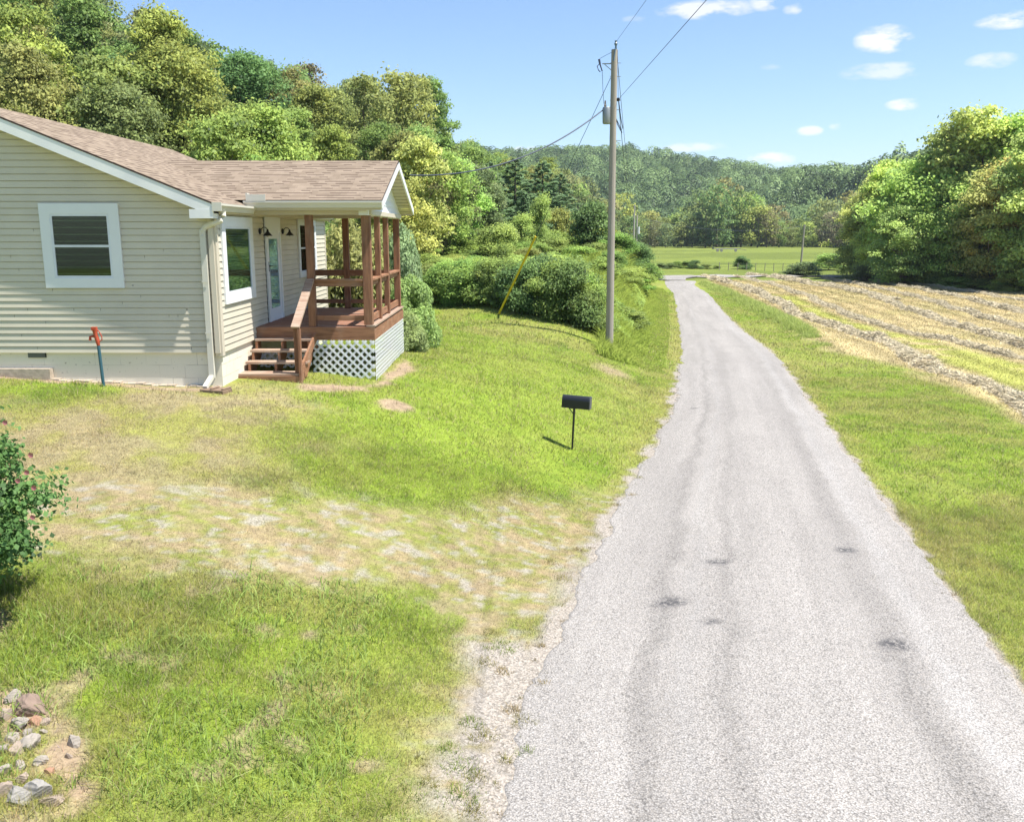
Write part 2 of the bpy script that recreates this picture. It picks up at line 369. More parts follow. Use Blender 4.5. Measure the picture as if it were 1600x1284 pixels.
def vcol_mat(name, trans=0., rough=.8, spec=.2):
    m, t, b = newmat(name); at = N(t, 'ShaderNodeAttribute', attribute_name='col')
    t.links.new(at.outputs['Color'], b.inputs['Base Color']); b.inputs['Roughness'].default_value = rough; b.inputs['Specular IOR Level'].default_value = spec
    if trans:
        ge = N(t, 'ShaderNodeNewGeometry'); va = N(t, 'ShaderNodeVectorMath', operation='ADD'); t.links.new(ge.outputs['Normal'], va.inputs[0]); va.inputs[1].default_value = (0, 0, 1.5)
        vn = N(t, 'ShaderNodeVectorMath', operation='NORMALIZE'); t.links.new(va.outputs[0], vn.inputs[0]); t.links.new(vn.outputs[0], b.inputs['Normal'])
        tr = N(t, 'ShaderNodeBsdfTranslucent'); t.links.new(at.outputs['Color'], tr.inputs['Color'])
        mx = N(t, 'ShaderNodeMixShader'); mx.inputs[0].default_value = trans
        t.links.new(b.outputs[0], mx.inputs[1]); t.links.new(tr.outputs[0], mx.inputs[2]); t.links.new(mx.outputs[0], t.nodes['Material Output'].inputs[0])
    return m
M_leaf = foliage_mat('leaf_green', .42); M_fleaf = foliage_mat('far_leaf', .3, up=.5); M_blade = vcol_mat('grass_blade', .45); M_straw = vcol_mat('straw', .1)
M_bark = simple('bark', (.17, .13, .10), .9, .4, 6, .6, stretch=(1, 1, .2))
def ground_mat():
    m, t, b = newmat('ground_mix'); at = N(t, 'ShaderNodeAttribute', attribute_name='col'); gr = N(t, 'ShaderNodeAttribute', attribute_name='grav')
    tc = N(t, 'ShaderNodeTexCoord')
    def noi(sc, det=3, rough=.6):
        n = N(t, 'ShaderNodeTexNoise'); n.inputs['Scale'].default_value = sc; n.inputs['Detail'].default_value = det; n.inputs['Roughness'].default_value = rough
        t.links.new(tc.outputs['Object'], n.inputs['Vector']); return n.outputs['Fac']
    n1 = noi(45); n2 = noi(9, 5, .7); n3 = noi(1.6, 4)
    f = mathn(t, 'ADD', mathn(t, 'MULTIPLY_ADD', n1, .9, -.45), mathn(t, 'MULTIPLY_ADD', n2, 1.3, .35 - .0))
    f = mathn(t, 'MULTIPLY', f, mathn(t, 'MULTIPLY_ADD', n3, .4, .68))
    hs = N(t, 'ShaderNodeHueSaturation'); t.links.new(at.outputs['Color'], hs.inputs['Color']); t.links.new(f, hs.inputs['Value'])
    vo = N(t, 'ShaderNodeTexVoronoi'); vo.inputs['Scale'].default_value = 60; t.links.new(tc.outputs['Object'], vo.inputs['Vector'])
    rp = N(t, 'ShaderNodeSeparateColor'); t.links.new(vo.outputs['Color'], rp.inputs[0])
    gv = mathn(t, 'MULTIPLY_ADD', rp.outputs[0], .75, .55)
    gc = mixc(t, rp.outputs[1], (.36, .325, .28), (.34, .29, .235)); g2 = N(t, 'ShaderNodeHueSaturation'); t.links.new(gc, g2.inputs['Color']); t.links.new(gv, g2.inputs['Value'])
    c = mixc(t, gr.outputs['Fac'], hs.outputs[0], g2.outputs[0])
    t.links.new(c, b.inputs['Base Color']); b.inputs['Roughness'].default_value = .95; b.inputs['Specular IOR Level'].default_value = .1
    bp = N(t, 'ShaderNodeBump'); bp.inputs['Strength'].default_value = .6; bp.inputs['Distance'].default_value = .03
    t.links.new(n1, bp.inputs['Height']); t.links.new(bp.outputs[0], b.inputs['Normal'])
    return m
def build_ground():
    def axis(lo, hi, step, far_lo, far_hi, g=1.07):
        mid = list(np.arange(lo, hi + 1e-6, step)); up = []; s = step; v = mid[-1]
        while v < far_hi: s *= g; v += s; up.append(v)
        dn = []; s = step; v = mid[0]
        while v > far_lo: s *= g; v -= s; dn.append(v)
        return np.array(dn[::-1] + mid + up)
    xs = axis(-7.5, 7.5, .055, -700, 900, 1.045); ys = axis(4.6, 21, .06, -60, 1300, 1.028)
    X, Y = np.meshgrid(xs, ys); Z = tz(X, Y)
    c, z = ground_color(X, Y)
    xl = np.interp(Y, RY, RL); xr = np.interp(Y, RY, RR)
    inside = (X > xl + .25) & (X < xr - .25) & (Y < 96)
    Z = Z - .03 * inside
    Z -= .6 * ((X > HOUSE[0]) & (X < HOUSE[1] - .4) & (Y > HOUSE[2] + .25) & (Y < HOUSE[3] - .2))
    ny, nx = X.shape; i = np.arange(ny * nx).reshape(ny, nx)
    q = np.stack([i[:-1, :-1], i[:-1, 1:], i[1:, 1:], i[1:, :-1]], -1).reshape(-1, 4)
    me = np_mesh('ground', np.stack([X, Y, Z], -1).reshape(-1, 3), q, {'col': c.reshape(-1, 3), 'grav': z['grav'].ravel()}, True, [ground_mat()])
    tag(link('ground', me), kind='structure')
build_ground()
# ------------------------------------------------------------------ road
def road_mat():
    m, t, b = newmat('chip_seal'); tc = N(t, 'ShaderNodeTexCoord'); at = N(t, 'ShaderNodeAttribute', attribute_name='across'); al = N(t, 'ShaderNodeAttribute', attribute_name='along')
    def noi(sc, det=3, rough=.6, st=None, vec=None):
        n = N(t, 'ShaderNodeTexNoise'); n.inputs['Scale'].default_value = sc; n.inputs['Detail'].default_value = det; n.inputs['Roughness'].default_value = rough
        t.links.new(vec or tc.outputs['Object'], n.inputs['Vector']); return n.outputs['Fac']
    vo = N(t, 'ShaderNodeTexVoronoi'); vo.inputs['Scale'].default_value = 75; t.links.new(tc.outputs['Object'], vo.inputs['Vector'])
    sp = N(t, 'ShaderNodeSeparateColor'); t.links.new(vo.outputs['Color'], sp.inputs[0])
    cv = N(t, 'ShaderNodeCombineXYZ'); t.links.new(mathn(t, 'MULTIPLY', at.outputs['Fac'], 6.), cv.inputs[0]); t.links.new(mathn(t, 'MULTIPLY', al.outputs['Fac'], .12), cv.inputs[1])
    streak = noi(1.0, 5, .6, vec=cv.outputs[0]); big = noi(.7, 4); med = noi(5, 4)
    u = mathn(t, 'ADD', at.outputs['Fac'], mathn(t, 'MULTIPLY_ADD', big, .06, -.03))
    def band(c, w, s=1.):
        d = mathn(t, 'ABSOLUTE', mathn(t, 'SUBTRACT', u, c)); e = mathn(t, 'SUBTRACT', 1., mathn(t, 'DIVIDE', d, w), clamp=True)
        return mathn(t, 'MULTIPLY', mathn(t, 'POWER', e, .8), s)
    fade = mathn(t, 'MULTIPLY_ADD', al.outputs['Fac'], -.022, 1.15, clamp=True)
    dark = mathn(t, 'ADD', mathn(t, 'ADD', band(.235, .035, .60), band(.40, .035, .42)), mathn(t, 'ADD', band(.77, .06, .55), band(.70, .02, .15)))
    cv2 = N(t, 'ShaderNodeCombineXYZ')
    t.links.new(mathn(t, 'MULTIPLY', at.outputs['Fac'], 55.), cv2.inputs[0]); t.links.new(mathn(t, 'MULTIPLY', al.outputs['Fac'], .35), cv2.inputs[1]); fine = noi(1.0, 4, .7, vec=cv2.outputs[0])
    dark = mathn(t, 'ADD', dark, band(.32, .07, .12)); dark = mathn(t, 'MULTIPLY', dark, mathn(t, 'MULTIPLY_ADD', fine, 2.2, -.1)); dark = mathn(t, 'MULTIPLY', dark, mathn(t, 'MULTIPLY_ADD', streak, 2.6, -.7, clamp=True)); dark = mathn(t, 'MULTIPLY', dark, fade)
    light = mathn(t, 'ADD', band(.855, .045, .55), band(.315, .03, .35)); light = mathn(t, 'MULTIPLY', light, mathn(t, 'MULTIPLY_ADD', med, 1.6, -.25, clamp=True))
    base = mathn(t, 'MULTIPLY_ADD', mathn(t, 'SUBTRACT', streak, .5), .24, .352)
    base = mathn(t, 'ADD', base, mathn(t, 'MULTIPLY_ADD', big, .08, -.04))
    v = mathn(t, 'MULTIPLY', base, mathn(t, 'SUBTRACT', 1., mathn(t, 'MULTIPLY', dark, .66)))
    v = mathn(t, 'MULTIPLY_ADD', light, .07, v); v = mathn(t, 'MULTIPLY', v, mathn(t, 'MULTIPLY_ADD', fine, .16, .92))
    # single stones
    st = mathn(t, 'MULTIPLY_ADD', mathn(t, 'POWER', sp.outputs[0], 1.), .46, .79)
    v = mathn(t, 'MULTIPLY', v, st)
    gapd = mathn(t, 'MULTIPLY_ADD', vo.outputs['Distance'], -.9, 1.22, clamp=True); v = mathn(t, 'MULTIPLY', v, gapd)
    pn = noi(1.15, 3, .5); v = mathn(t, 'MULTIPLY', v, mathn(t, 'SUBTRACT', 1., mathn(t, 'MULTIPLY', at.outputs['Fac'], 0.)))
    tint = mixc(t, sp.outputs[1], (1.10, 1.0, .885), (1.05, .985, .915))
    warm = mixc(t, light, tint, (1.04, 1.0, .95))
    cc = mixc(t, 1., warm, (1, 1, 1), 'MULTIPLY'); hs = N(t, 'ShaderNodeHueSaturation'); t.links.new(cc, hs.inputs['Color']); t.links.new(v, hs.inputs['Value'])
    pt = N(t, 'ShaderNodeAttribute', attribute_name='patch')
    c2 = mixc(t, mathn(t, 'MULTIPLY', pt.outputs['Fac'], mathn(t, 'MULTIPLY_ADD', noi(15, 5, .85), 8., -3.3, clamp=True)), hs.outputs[0], (.05, .05, .055))
    t.links.new(c2, b.inputs['Base Color']); b.inputs['Roughness'].default_value = .9; b.inputs['Specular IOR Level'].default_value = .2
    bp = N(t, 'ShaderNodeBump'); bp.inputs['Strength'].default_value = .5; bp.inputs['Distance'].default_value = .008
    t.links.new(sp.outputs[0], bp.inputs['Height']); t.links.new(bp.outputs[0], b.inputs['Normal'])
    return m
M_road = road_mat()
ROADPATCH = [(*G(*p).xy, r) for p, r in (((1398, 1012), .17), ((1120, 884), .14), ((1050, 946), .17), ((1320, 864), .13), ((1108, 978), .1), ((1085, 640), .1), ((1030, 950), .1))]
def build_road():
    ys = np.concatenate([np.arange(-15, 4, .5), np.arange(4, 30, .07), np.arange(30, 60, .25), np.arange(60, 93.5, .5)])
    us = np.concatenate([np.linspace(0, .06, 8), np.linspace(.08, .92, 50), np.linspace(.94, 1, 8)])
    xl = np.interp(ys, RY, RL); xr = np.interp(ys, RY, RR)
    k = np.ones(21) / 21; pad = lambda a: np.convolve(np.pad(a, 10, 'edge'), k, 'valid'); xl = pad(xl); xr = pad(xr)
    wob = lambda s: (fbm(ys, ys * 0 + s, 1.1, 5, s) - .5) * .30 + (fbm(ys, ys * 0 + s, 6, 3, s + 3) - .5) * .16
    xl = xl + wob(31); xr = xr + wob(41) * .75
    X = xl[:, None] + (xr - xl)[:, None] * us[None]; Y = np.repeat(ys[:, None], len(us), 1)
    crown = .05 * (1 - (2 * us[None] - 1) ** 2)
    Z = tz(np.clip(X, np.interp(Y, RY, RL) + .01, np.interp(Y, RY, RR) - .01), Y) + .006 + crown
    # plunge the outermost rows below the grass
    Z[:, 0] -= .05; Z[:, -1] -= .05
    patch = np.zeros(X.shape)
    for px, py, r in ROADPATCH: patch = np.maximum(patch, 1 - np.hypot((X - px) / r * .75, (Y - py) / r) ** 2)
    n = X.shape; i = np.arange(n[0] * n[1]).reshape(n); q = np.stack([i[:-1, :-1], i[:-1, 1:], i[1:, 1:], i[1:, :-1]], -1).reshape(-1, 4)
    me = np_mesh('road', np.stack([X, Y, Z], -1).reshape(-1, 3), q, {'across': np.broadcast_to(us[None], n).ravel(), 'along': Y.ravel(), 'patch': np.clip(patch, 0, 1).ravel()}, True, [M_road])
    tag(link('road', me), kind='structure')
    # the bend at the far end and the road crossing beyond the hay field
    pts = [(15.9, 93.2), (16.6, 98), (18.6, 101.5), (24, 103.5), (40, 105), (70, 105.5), (110, 104), (160, 100)]; wd = [3.6, 4.2, 4.6, 3.6, 3.0, 3.0, 3.0, 3.0]
    pts = np.array(pts, float); tt = np.linspace(0, len(pts) - 1, 120); cx = np.interp(tt, range(len(pts)), pts[:, 0]); cy = np.interp(tt, range(len(pts)), pts[:, 1]); ww = np.interp(tt, range(len(pts)), wd)
    dx = np.gradient(cx); dy = np.gradient(cy); L = np.hypot(dx, dy); nx, ny = dy / L, -dx / L
    us = np.linspace(-.5, .5, 7); X = cx[:, None] + nx[:, None] * ww[:, None] * us; Y = cy[:, None] + ny[:, None] * ww[:, None] * us; Z = tz(X, Y) + .10
    n = X.shape; i = np.arange(n[0] * n[1]).reshape(n); q = np.stack([i[:-1, :-1], i[:-1, 1:], i[1:, 1:], i[1:, :-1]], -1).reshape(-1, 4)
    me = np_mesh('crossing_road', np.stack([X, Y, Z], -1).reshape(-1, 3), q[:, ::-1], {'across': np.broadcast_to(us[None] + .5, n).ravel(), 'along': Y.ravel(), 'patch': np.zeros(X.size)}, True, [M_road])
    tag(link('crossing_road', me), kind='structure')
build_road()
# ------------------------------------------------------------------ house
M_sid = simple('vinyl_siding', (.585, .53, .42), .55, .12, 2.2, .05)
M_sidtrim = simple('beige_trim', (.56, .50, .40), .5, .08, 3)
M_white = simple('white_paint', (.72, .73, .74), .5, .05, 5)
M_found = simple('painted_block', (.52, .47, .36), .8, .16, 5, .4)
M_metal = simple('grey_metal', (.30, .31, .30), .45, .1, 10, metal=.6)
M_gut = simple('gutter_metal', (.60, .57, .49), .4, .06, 4)
M_dark = simple('dark_room', (.012, .014, .012), .6, .2, 3)
M_blk = simple('black_iron', (.012, .013, .017), .38, .2, 6, spec=.5)
M_conc = simple('concrete', (.42, .39, .33), .9, .25, 9, .6)
def wood_mat(name, col, dark, grain=(1, 1, 1), wear=.35):
    m, t, b = newmat(name); tc = N(t, 'ShaderNodeTexCoord'); mp = N(t, 'ShaderNodeMapping'); mp.inputs['Scale'].default_value = grain
    n = N(t, 'ShaderNodeTexNoise'); n.inputs['Scale'].default_value = 9; n.inputs['Detail'].default_value = 8; n.inputs['Roughness'].default_value = .65
    n2 = N(t, 'ShaderNodeTexNoise'); n2.inputs['Scale'].default_value = 3; n2.inputs['Detail'].default_value = 6
    t.links.new(tc.outputs['Object'], mp.inputs[0]); t.links.new(mp.outputs[0], n.inputs['Vector']); t.links.new(tc.outputs['Object'], n2.inputs['Vector'])
    a = mixc(t, mathn(t, 'MULTIPLY_ADD', n.outputs['Fac'], 3.2, -1.1, clamp=True), dark, col)
    w = mathn(t, 'MULTIPLY', mathn(t, 'MULTIPLY_ADD', n2.outputs['Fac'], 5, -2.6, clamp=True), wear)
    c = mixc(t, w, a, (.40, .33, .26)); t.links.new(c, b.inputs['Base Color']); b.inputs['Roughness'].default_value = .75; b.inputs['Specular IOR Level'].default_value = .25
    bp = N(t, 'ShaderNodeBump'); bp.inputs['Strength'].default_value = .35; bp.inputs['Distance'].default_value = .006; t.links.new(n.outputs['Fac'], bp.inputs['Height']); t.links.new(bp.outputs[0], b.inputs['Normal'])
    return m
M_wz = wood_mat('stained_wood_upright', (.29, .145, .08), (.15, .07, .042), (3, 3, .25), .18)
M_wx = wood_mat('stained_wood', (.35, .18, .10), (.19, .09, .052), (.25, 3, 3), .25)
M_wy = wood_mat('stained_wood_side', (.36, .18, .10), (.20, .092, .05), (3, .25, 3), .25)
M_worn = wood_mat('worn_tread', (.44, .34, .26), (.27, .16, .11), (.3, 3, 3), .8)
def shingle_mat():
    m, t, b = newmat('shingles'); uv = N(t, 'ShaderNodeUVMap', uv_map='UVMap')
    br = N(t, 'ShaderNodeTexBrick'); br.offset = .37; br.squash = 1; br.inputs['Scale'].default_value = 1; br.inputs['Mortar Size'].default_value = .004
    br.inputs['Brick Width'].default_value = .32; br.inputs['Row Height'].default_value = .143; br.inputs['Mortar'].default_value = (.05, .035, .03, 1)
    br.inputs['Color1'].default_value = (0, 0, 0, 1); br.inputs['Color2'].default_value = (1, 1, 1, 1); br.inputs['Bias'].default_value = 0
    t.links.new(uv.outputs[0], br.inputs['Vector'])
    br2 = N(t, 'ShaderNodeTexBrick'); br2.offset = .61; br2.inputs['Scale'].default_value = 1; br2.inputs['Mortar Size'].default_value = 0.0
    br2.inputs['Brick Width'].default_value = .155; br2.inputs['Row Height'].default_value = .143; br2.inputs['Color1'].default_value = (0, 0, 0, 1); br2.inputs['Color2'].default_value = (1, 1, 1, 1)
    t.links.new(uv.outputs[0], br2.inputs['Vector'])
    s = N(t, 'ShaderNodeSeparateXYZ'); t.links.new(uv.outputs[0], s.inputs[0])
    fr = mathn(t, 'FRACT', mathn(t, 'DIVIDE', s.outputs[1], .143))       # 0 at the lower edge of a course
    n = N(t, 'ShaderNodeTexNoise'); n.inputs['Scale'].default_value = 2.2; n.inputs['Detail'].default_value = 9; n.inputs['Roughness'].default_value = .7; t.links.new(uv.outputs[0], n.inputs['Vector'])
    tone = mathn(t, 'ADD', mathn(t, 'MULTIPLY', br.outputs['Color'], .5), mathn(t, 'MULTIPLY', br2.outputs['Color'], .5))
    # thick tabs of the laminated shingles: butts read dark where the upper layer ends
    tab = mathn(t, 'GREATER_THAN', br2.outputs['Color'], .46)
    butt = mathn(t, 'MULTIPLY', mathn(t, 'GREATER_THAN', fr, .6), tab)
    c = mixc(t, tone, (.19, .145, .105), (.31, .245, .182)); c = mixc(t, mathn(t, 'MULTIPLY', butt, .66), c, (.06, .038, .03))
    hs = N(t, 'ShaderNodeHueSaturation'); t.links.new(c, hs.inputs['Color']); t.links.new(mathn(t, 'MULTIPLY_ADD', n.outputs['Fac'], .7, .65), hs.inputs['Value'])
    t.links.new(hs.outputs[0], b.inputs['Base Color']); b.inputs['Roughness'].default_value = .95; b.inputs['Specular IOR Level'].default_value = .1
    bp = N(t, 'ShaderNodeBump'); bp.inputs['Strength'].default_value = .5; bp.inputs['Distance'].default_value = .02
    t.links.new(mathn(t, 'ADD', mathn(t, 'MULTIPLY', fr, -.5), mathn(t, 'MULTIPLY', tab, .4)), bp.inputs['Height']); t.links.new(bp.outputs[0], b.inputs['Normal'])
    return m
M_sh = shingle_mat()
def glass_mat(name, tint, refl=.35):
    m = bpy.data.materials.new(name); m.use_nodes = True; t = m.node_tree; t.nodes.clear()
    g = N(t, 'ShaderNodeBsdfGlossy'); g.inputs['Roughness'].default_value = .03; g.inputs['Color'].default_value = (.85, .9, .95, 1)
    tr = N(t, 'ShaderNodeBsdfTransparent'); tr.inputs['Color'].default_value = (*tint, 1); fr = N(t, 'ShaderNodeFresnel'); fr.inputs['IOR'].default_value = 1.6
    mx = N(t, 'ShaderNodeMixShader'); t.links.new(mathn(t, 'MAXIMUM', mathn(t, 'MULTIPLY', fr.outputs[0], .62), refl * .35), mx.inputs[0])
    t.links.new(tr.outputs[0], mx.inputs[1]); t.links.new(g.outputs[0], mx.inputs[2]); o = N(t, 'ShaderNodeOutputMaterial'); t.links.new(mx.outputs[0], o.inputs[0]); return m
M_glass = glass_mat('window_glass', (.62, .70, .62), .12)
M_doorglass = glass_mat('door_glass', (.85, .92, .95), .15)
M_blind = simple('blind_slats', (.10, .14, .075), .6, .05, 3)
M_blind2 = simple('pale_blind', (.46, .54, .46), .6, .05, 3)
M_clearblue = simple('frosted_panel', (.62, .72, .78), .4, .25, 6)
FX, GY, BY = -4.62, 14.1, 22.3; CO = .1016          # front wall x, gable wall y, back wall y, siding course
SB = 2.19; SL = .405; EX, EZ = -4.52, 4.50          # siding bottom, roof slope, eave edge
RX = -8.30; RZ = EZ + (EX - RX) * SL
house = tag(empty('house', (-8.6, 18.2, float(tz(-6, 13.9)))), 'beige vinyl-sided single-storey house with brown shingle roof and covered front porch', 'house')
HP = house.location
def inv(o): o.matrix_parent_inverse = Matrix.Translation(-HP); return o
_build = MB.build
def hb(s, name, mat, parent=None, **k):
    """build in world coordinates under the house or one of its parts"""
    o = s.build(name, mat, None, **k); o.parent = parent or house; o.matrix_parent_inverse = Matrix.Translation(-HP) if (parent or house) is house else Matrix.Identity(4)
    return o
def roofz(x): return EZ + (EX - x) * SL if x > RX else RZ - (RX - x) * SL
def siding():
    m = MB(); k = 0; z = SB
    BX = RX - (FX - RX)
    while z < RZ - .15:
        z1 = z + CO; pr, bk = .024, .012
        xr = min(FX, RX + (RZ - .10 - z1) / SL) if True else FX
        xl = max(BX, RX - (RZ - .10 - z1) / SL)
        if xr > xl + .1:
            zs = z1 - .010; m.face([(xl, GY - pr, z), (xr, GY - pr, z), (xr, GY - bk, zs), (xl, GY - bk, zs)]); m.face([(xl, GY - .0, z), (xr, GY - .0, z), (xr, GY - pr, z), (xl, GY - pr, z)]); m.face([(xl, GY - bk, zs), (xr, GY - bk, zs), (xr, GY, zs), (xl, GY, zs)])
        if z1 < 4.52:
            zs = z1 - .010; m.face([(FX + pr, GY, z), (FX + pr, BY, z), (FX + bk, BY, zs), (FX + bk, GY, zs)]); m.face([(FX, GY, z), (FX, BY, z), (FX + pr, BY, z), (FX + pr, GY, z)]); m.face([(FX + bk, GY, zs), (FX + bk, BY, zs), (FX, BY, zs), (FX, GY, zs)])
            m.face([(BX, BY, z), (FX, BY, z), (FX, BY, z1), (BX, BY, z1)])
        z = z1
    # wall cores
    m.box((BX, GY + .002, SB), (FX - .002, BY - .002, 4.45))
    ins = .1; m.face([(BX, GY + .004, 4.4), (FX, GY + .004, 4.4), (RX, GY + .004, RZ - .16)])
    m.face([(BX, BY - .004, 4.4), (FX, BY - .004, 4.4), (RX, BY - .004, RZ - .16)])
    # vertical seams between siding lengths and a few nail specks
    R = random.Random(5); nw = len(m.f); s = m
    for k in range(26):
        c = R.randrange(1, 20); xx = R.uniform(-8.2, -5.0); s.box((xx, GY - .0175, SB + c * CO - CO + .006), (xx + .0035, GY - .0072, SB + c * CO - .012))
    for px, py in ((254, 417), (207, 446), (216, 480), (324, 541)):
        q = P(px, py, GY - .02); s.box((q.x - .014, GY - .02, q.z - .006), (q.x + .014, GY - .012, q.z + .006))
    w = hb(m, 'wall', M_sid); w.data.materials.append(simple('seam_gap', (.10, .085, .07), .8))
    for p in list(w.data.polygons)[nw:]: p.material_index = 1
    for tb in (((FX - .085, GY - .034, SB - .05), (FX + .03, GY + .0, 4.42)), ((FX + .002, BY - .07, SB - .05), (FX + .026, BY + .03, 4.42))):
        t = MB(); t.box(*tb)
        if tb[0][1] < 15: t.box((FX + .001, GY, SB - .05), (FX + .03, GY + .085, 4.42))
        t2 = t.build('corner_trim', M_sidtrim, None); t2.parent = w
    return w
wall_o = siding()
def foundation():
    BX = RX - (FX - RX); i = .05
    gm, t, b = newmat('block_wall'); uv = N(t, 'ShaderNodeUVMap', uv_map='UVMap')
    br = N(t, 'ShaderNodeTexBrick'); br.inputs['Scale'].default_value = 1; br.inputs['Brick Width'].default_value = .406; br.inputs['Row Height'].default_value = .203; br.inputs['Mortar Size'].default_value = .0035; br.inputs['Mortar Smooth'].default_value = .6
    t.links.new(uv.outputs[0], br.inputs['Vector']); n = N(t, 'ShaderNodeTexNoise'); n.inputs['Scale'].default_value = 1.6; n.inputs['Detail'].default_value = 6; t.links.new(uv.outputs[0], n.inputs['Vector'])
    n2 = N(t, 'ShaderNodeTexNoise'); n2.inputs['Scale'].default_value = 14; n2.inputs['Detail'].default_value = 6; t.links.new(uv.outputs[0], n2.inputs['Vector'])
    crack = mathn(t, 'MULTIPLY', br.outputs['Fac'], mathn(t, 'MULTIPLY_ADD', n.outputs['Fac'], 9, -4.3, clamp=True))
    c = mixc(t, n.outputs['Fac'], (.76, .69, .54), (.72, .68, .57)); c = mixc(t, mathn(t, 'MULTIPLY', crack, .75), c, (.12, .10, .08))
    c = mixc(t, mathn(t, 'MULTIPLY_ADD', n2.outputs['Fac'], 8, -5.2, clamp=True), c, (.30, .25, .18))
    t.links.new(c, b.inputs['Base Color']); b.inputs['Roughness'].default_value = .85
    bp = N(t, 'ShaderNodeBump'); bp.inputs['Strength'].default_value = .4; bp.inputs['Distance'].default_value = .01; t.links.new(mathn(t, 'MULTIPLY', br.outputs['Fac'], -1), bp.inputs['Height']); t.links.new(bp.outputs[0], b.inputs['Normal'])
    m = MB(); b0 = .6
    x0, x1, y0, y1 = BX + i, FX - i + .03, GY + .03, BY - .03
    for (p, q) in (((x0, y0), (x1, y0)), ((x1, y0), (x1, y1)), ((x1, y1), (x0, y1)), ((x0, y1), (x0, y0))):
        L = math.hypot(q[0] - p[0], q[1] - p[1])
        m.face([(p[0], p[1], b0), (q[0], q[1], b0), (q[0], q[1], SB + .02), (p[0], p[1], SB + .02)], [(0, b0 - SB), (L, b0 - SB), (L, .02), (0, .02)])
    f = hb(m, 'foundation', gm)
    v = MB(); q = P(42, 550, GY); r = P(71, 559, GY); v.box((q.x, GY + .012, r.z), (r.x, GY + .028, q.z - .012))
    o = v.build('crawl_space_vent', M_dark, None); o.parent = f
    s = MB()
    for k in range(5): z = r.z + (k + .5) * (q.z - r.z) / 5.5; s.box((q.x + .01, GY + .004, z), (r.x - .01, GY + .011, z + .006))
    o2 = s.build('vent_louvre', M_metal, None); o2.parent = f
    fo = MB()                                                            # footing ledge showing at the foot of the wall
    n = 30; pts = [-9.2, -7.33] + [(-7.33 + k * 2.68 / 22) for k in range(1, 23)]; n = len(pts) - 1
    for k in range(n):
        xa, xb = pts[k], pts[k + 1]; za = float(tz(xa, 14.0)); jx = .02 * math.sin(k * 2.1)
        if xa < -7.35: za += .09
        fo.box((xa, GY - .09 + jx, za - .2), (xb, GY + .03, za + (.03 if xa < -7.35 else .012 + .012 * math.sin(k * 1.7))))
    g = fo.build('footing', simple('rough_footing', (.42, .35, .27), .95, .4, 12, .8), None); g.parent = f
foundation()
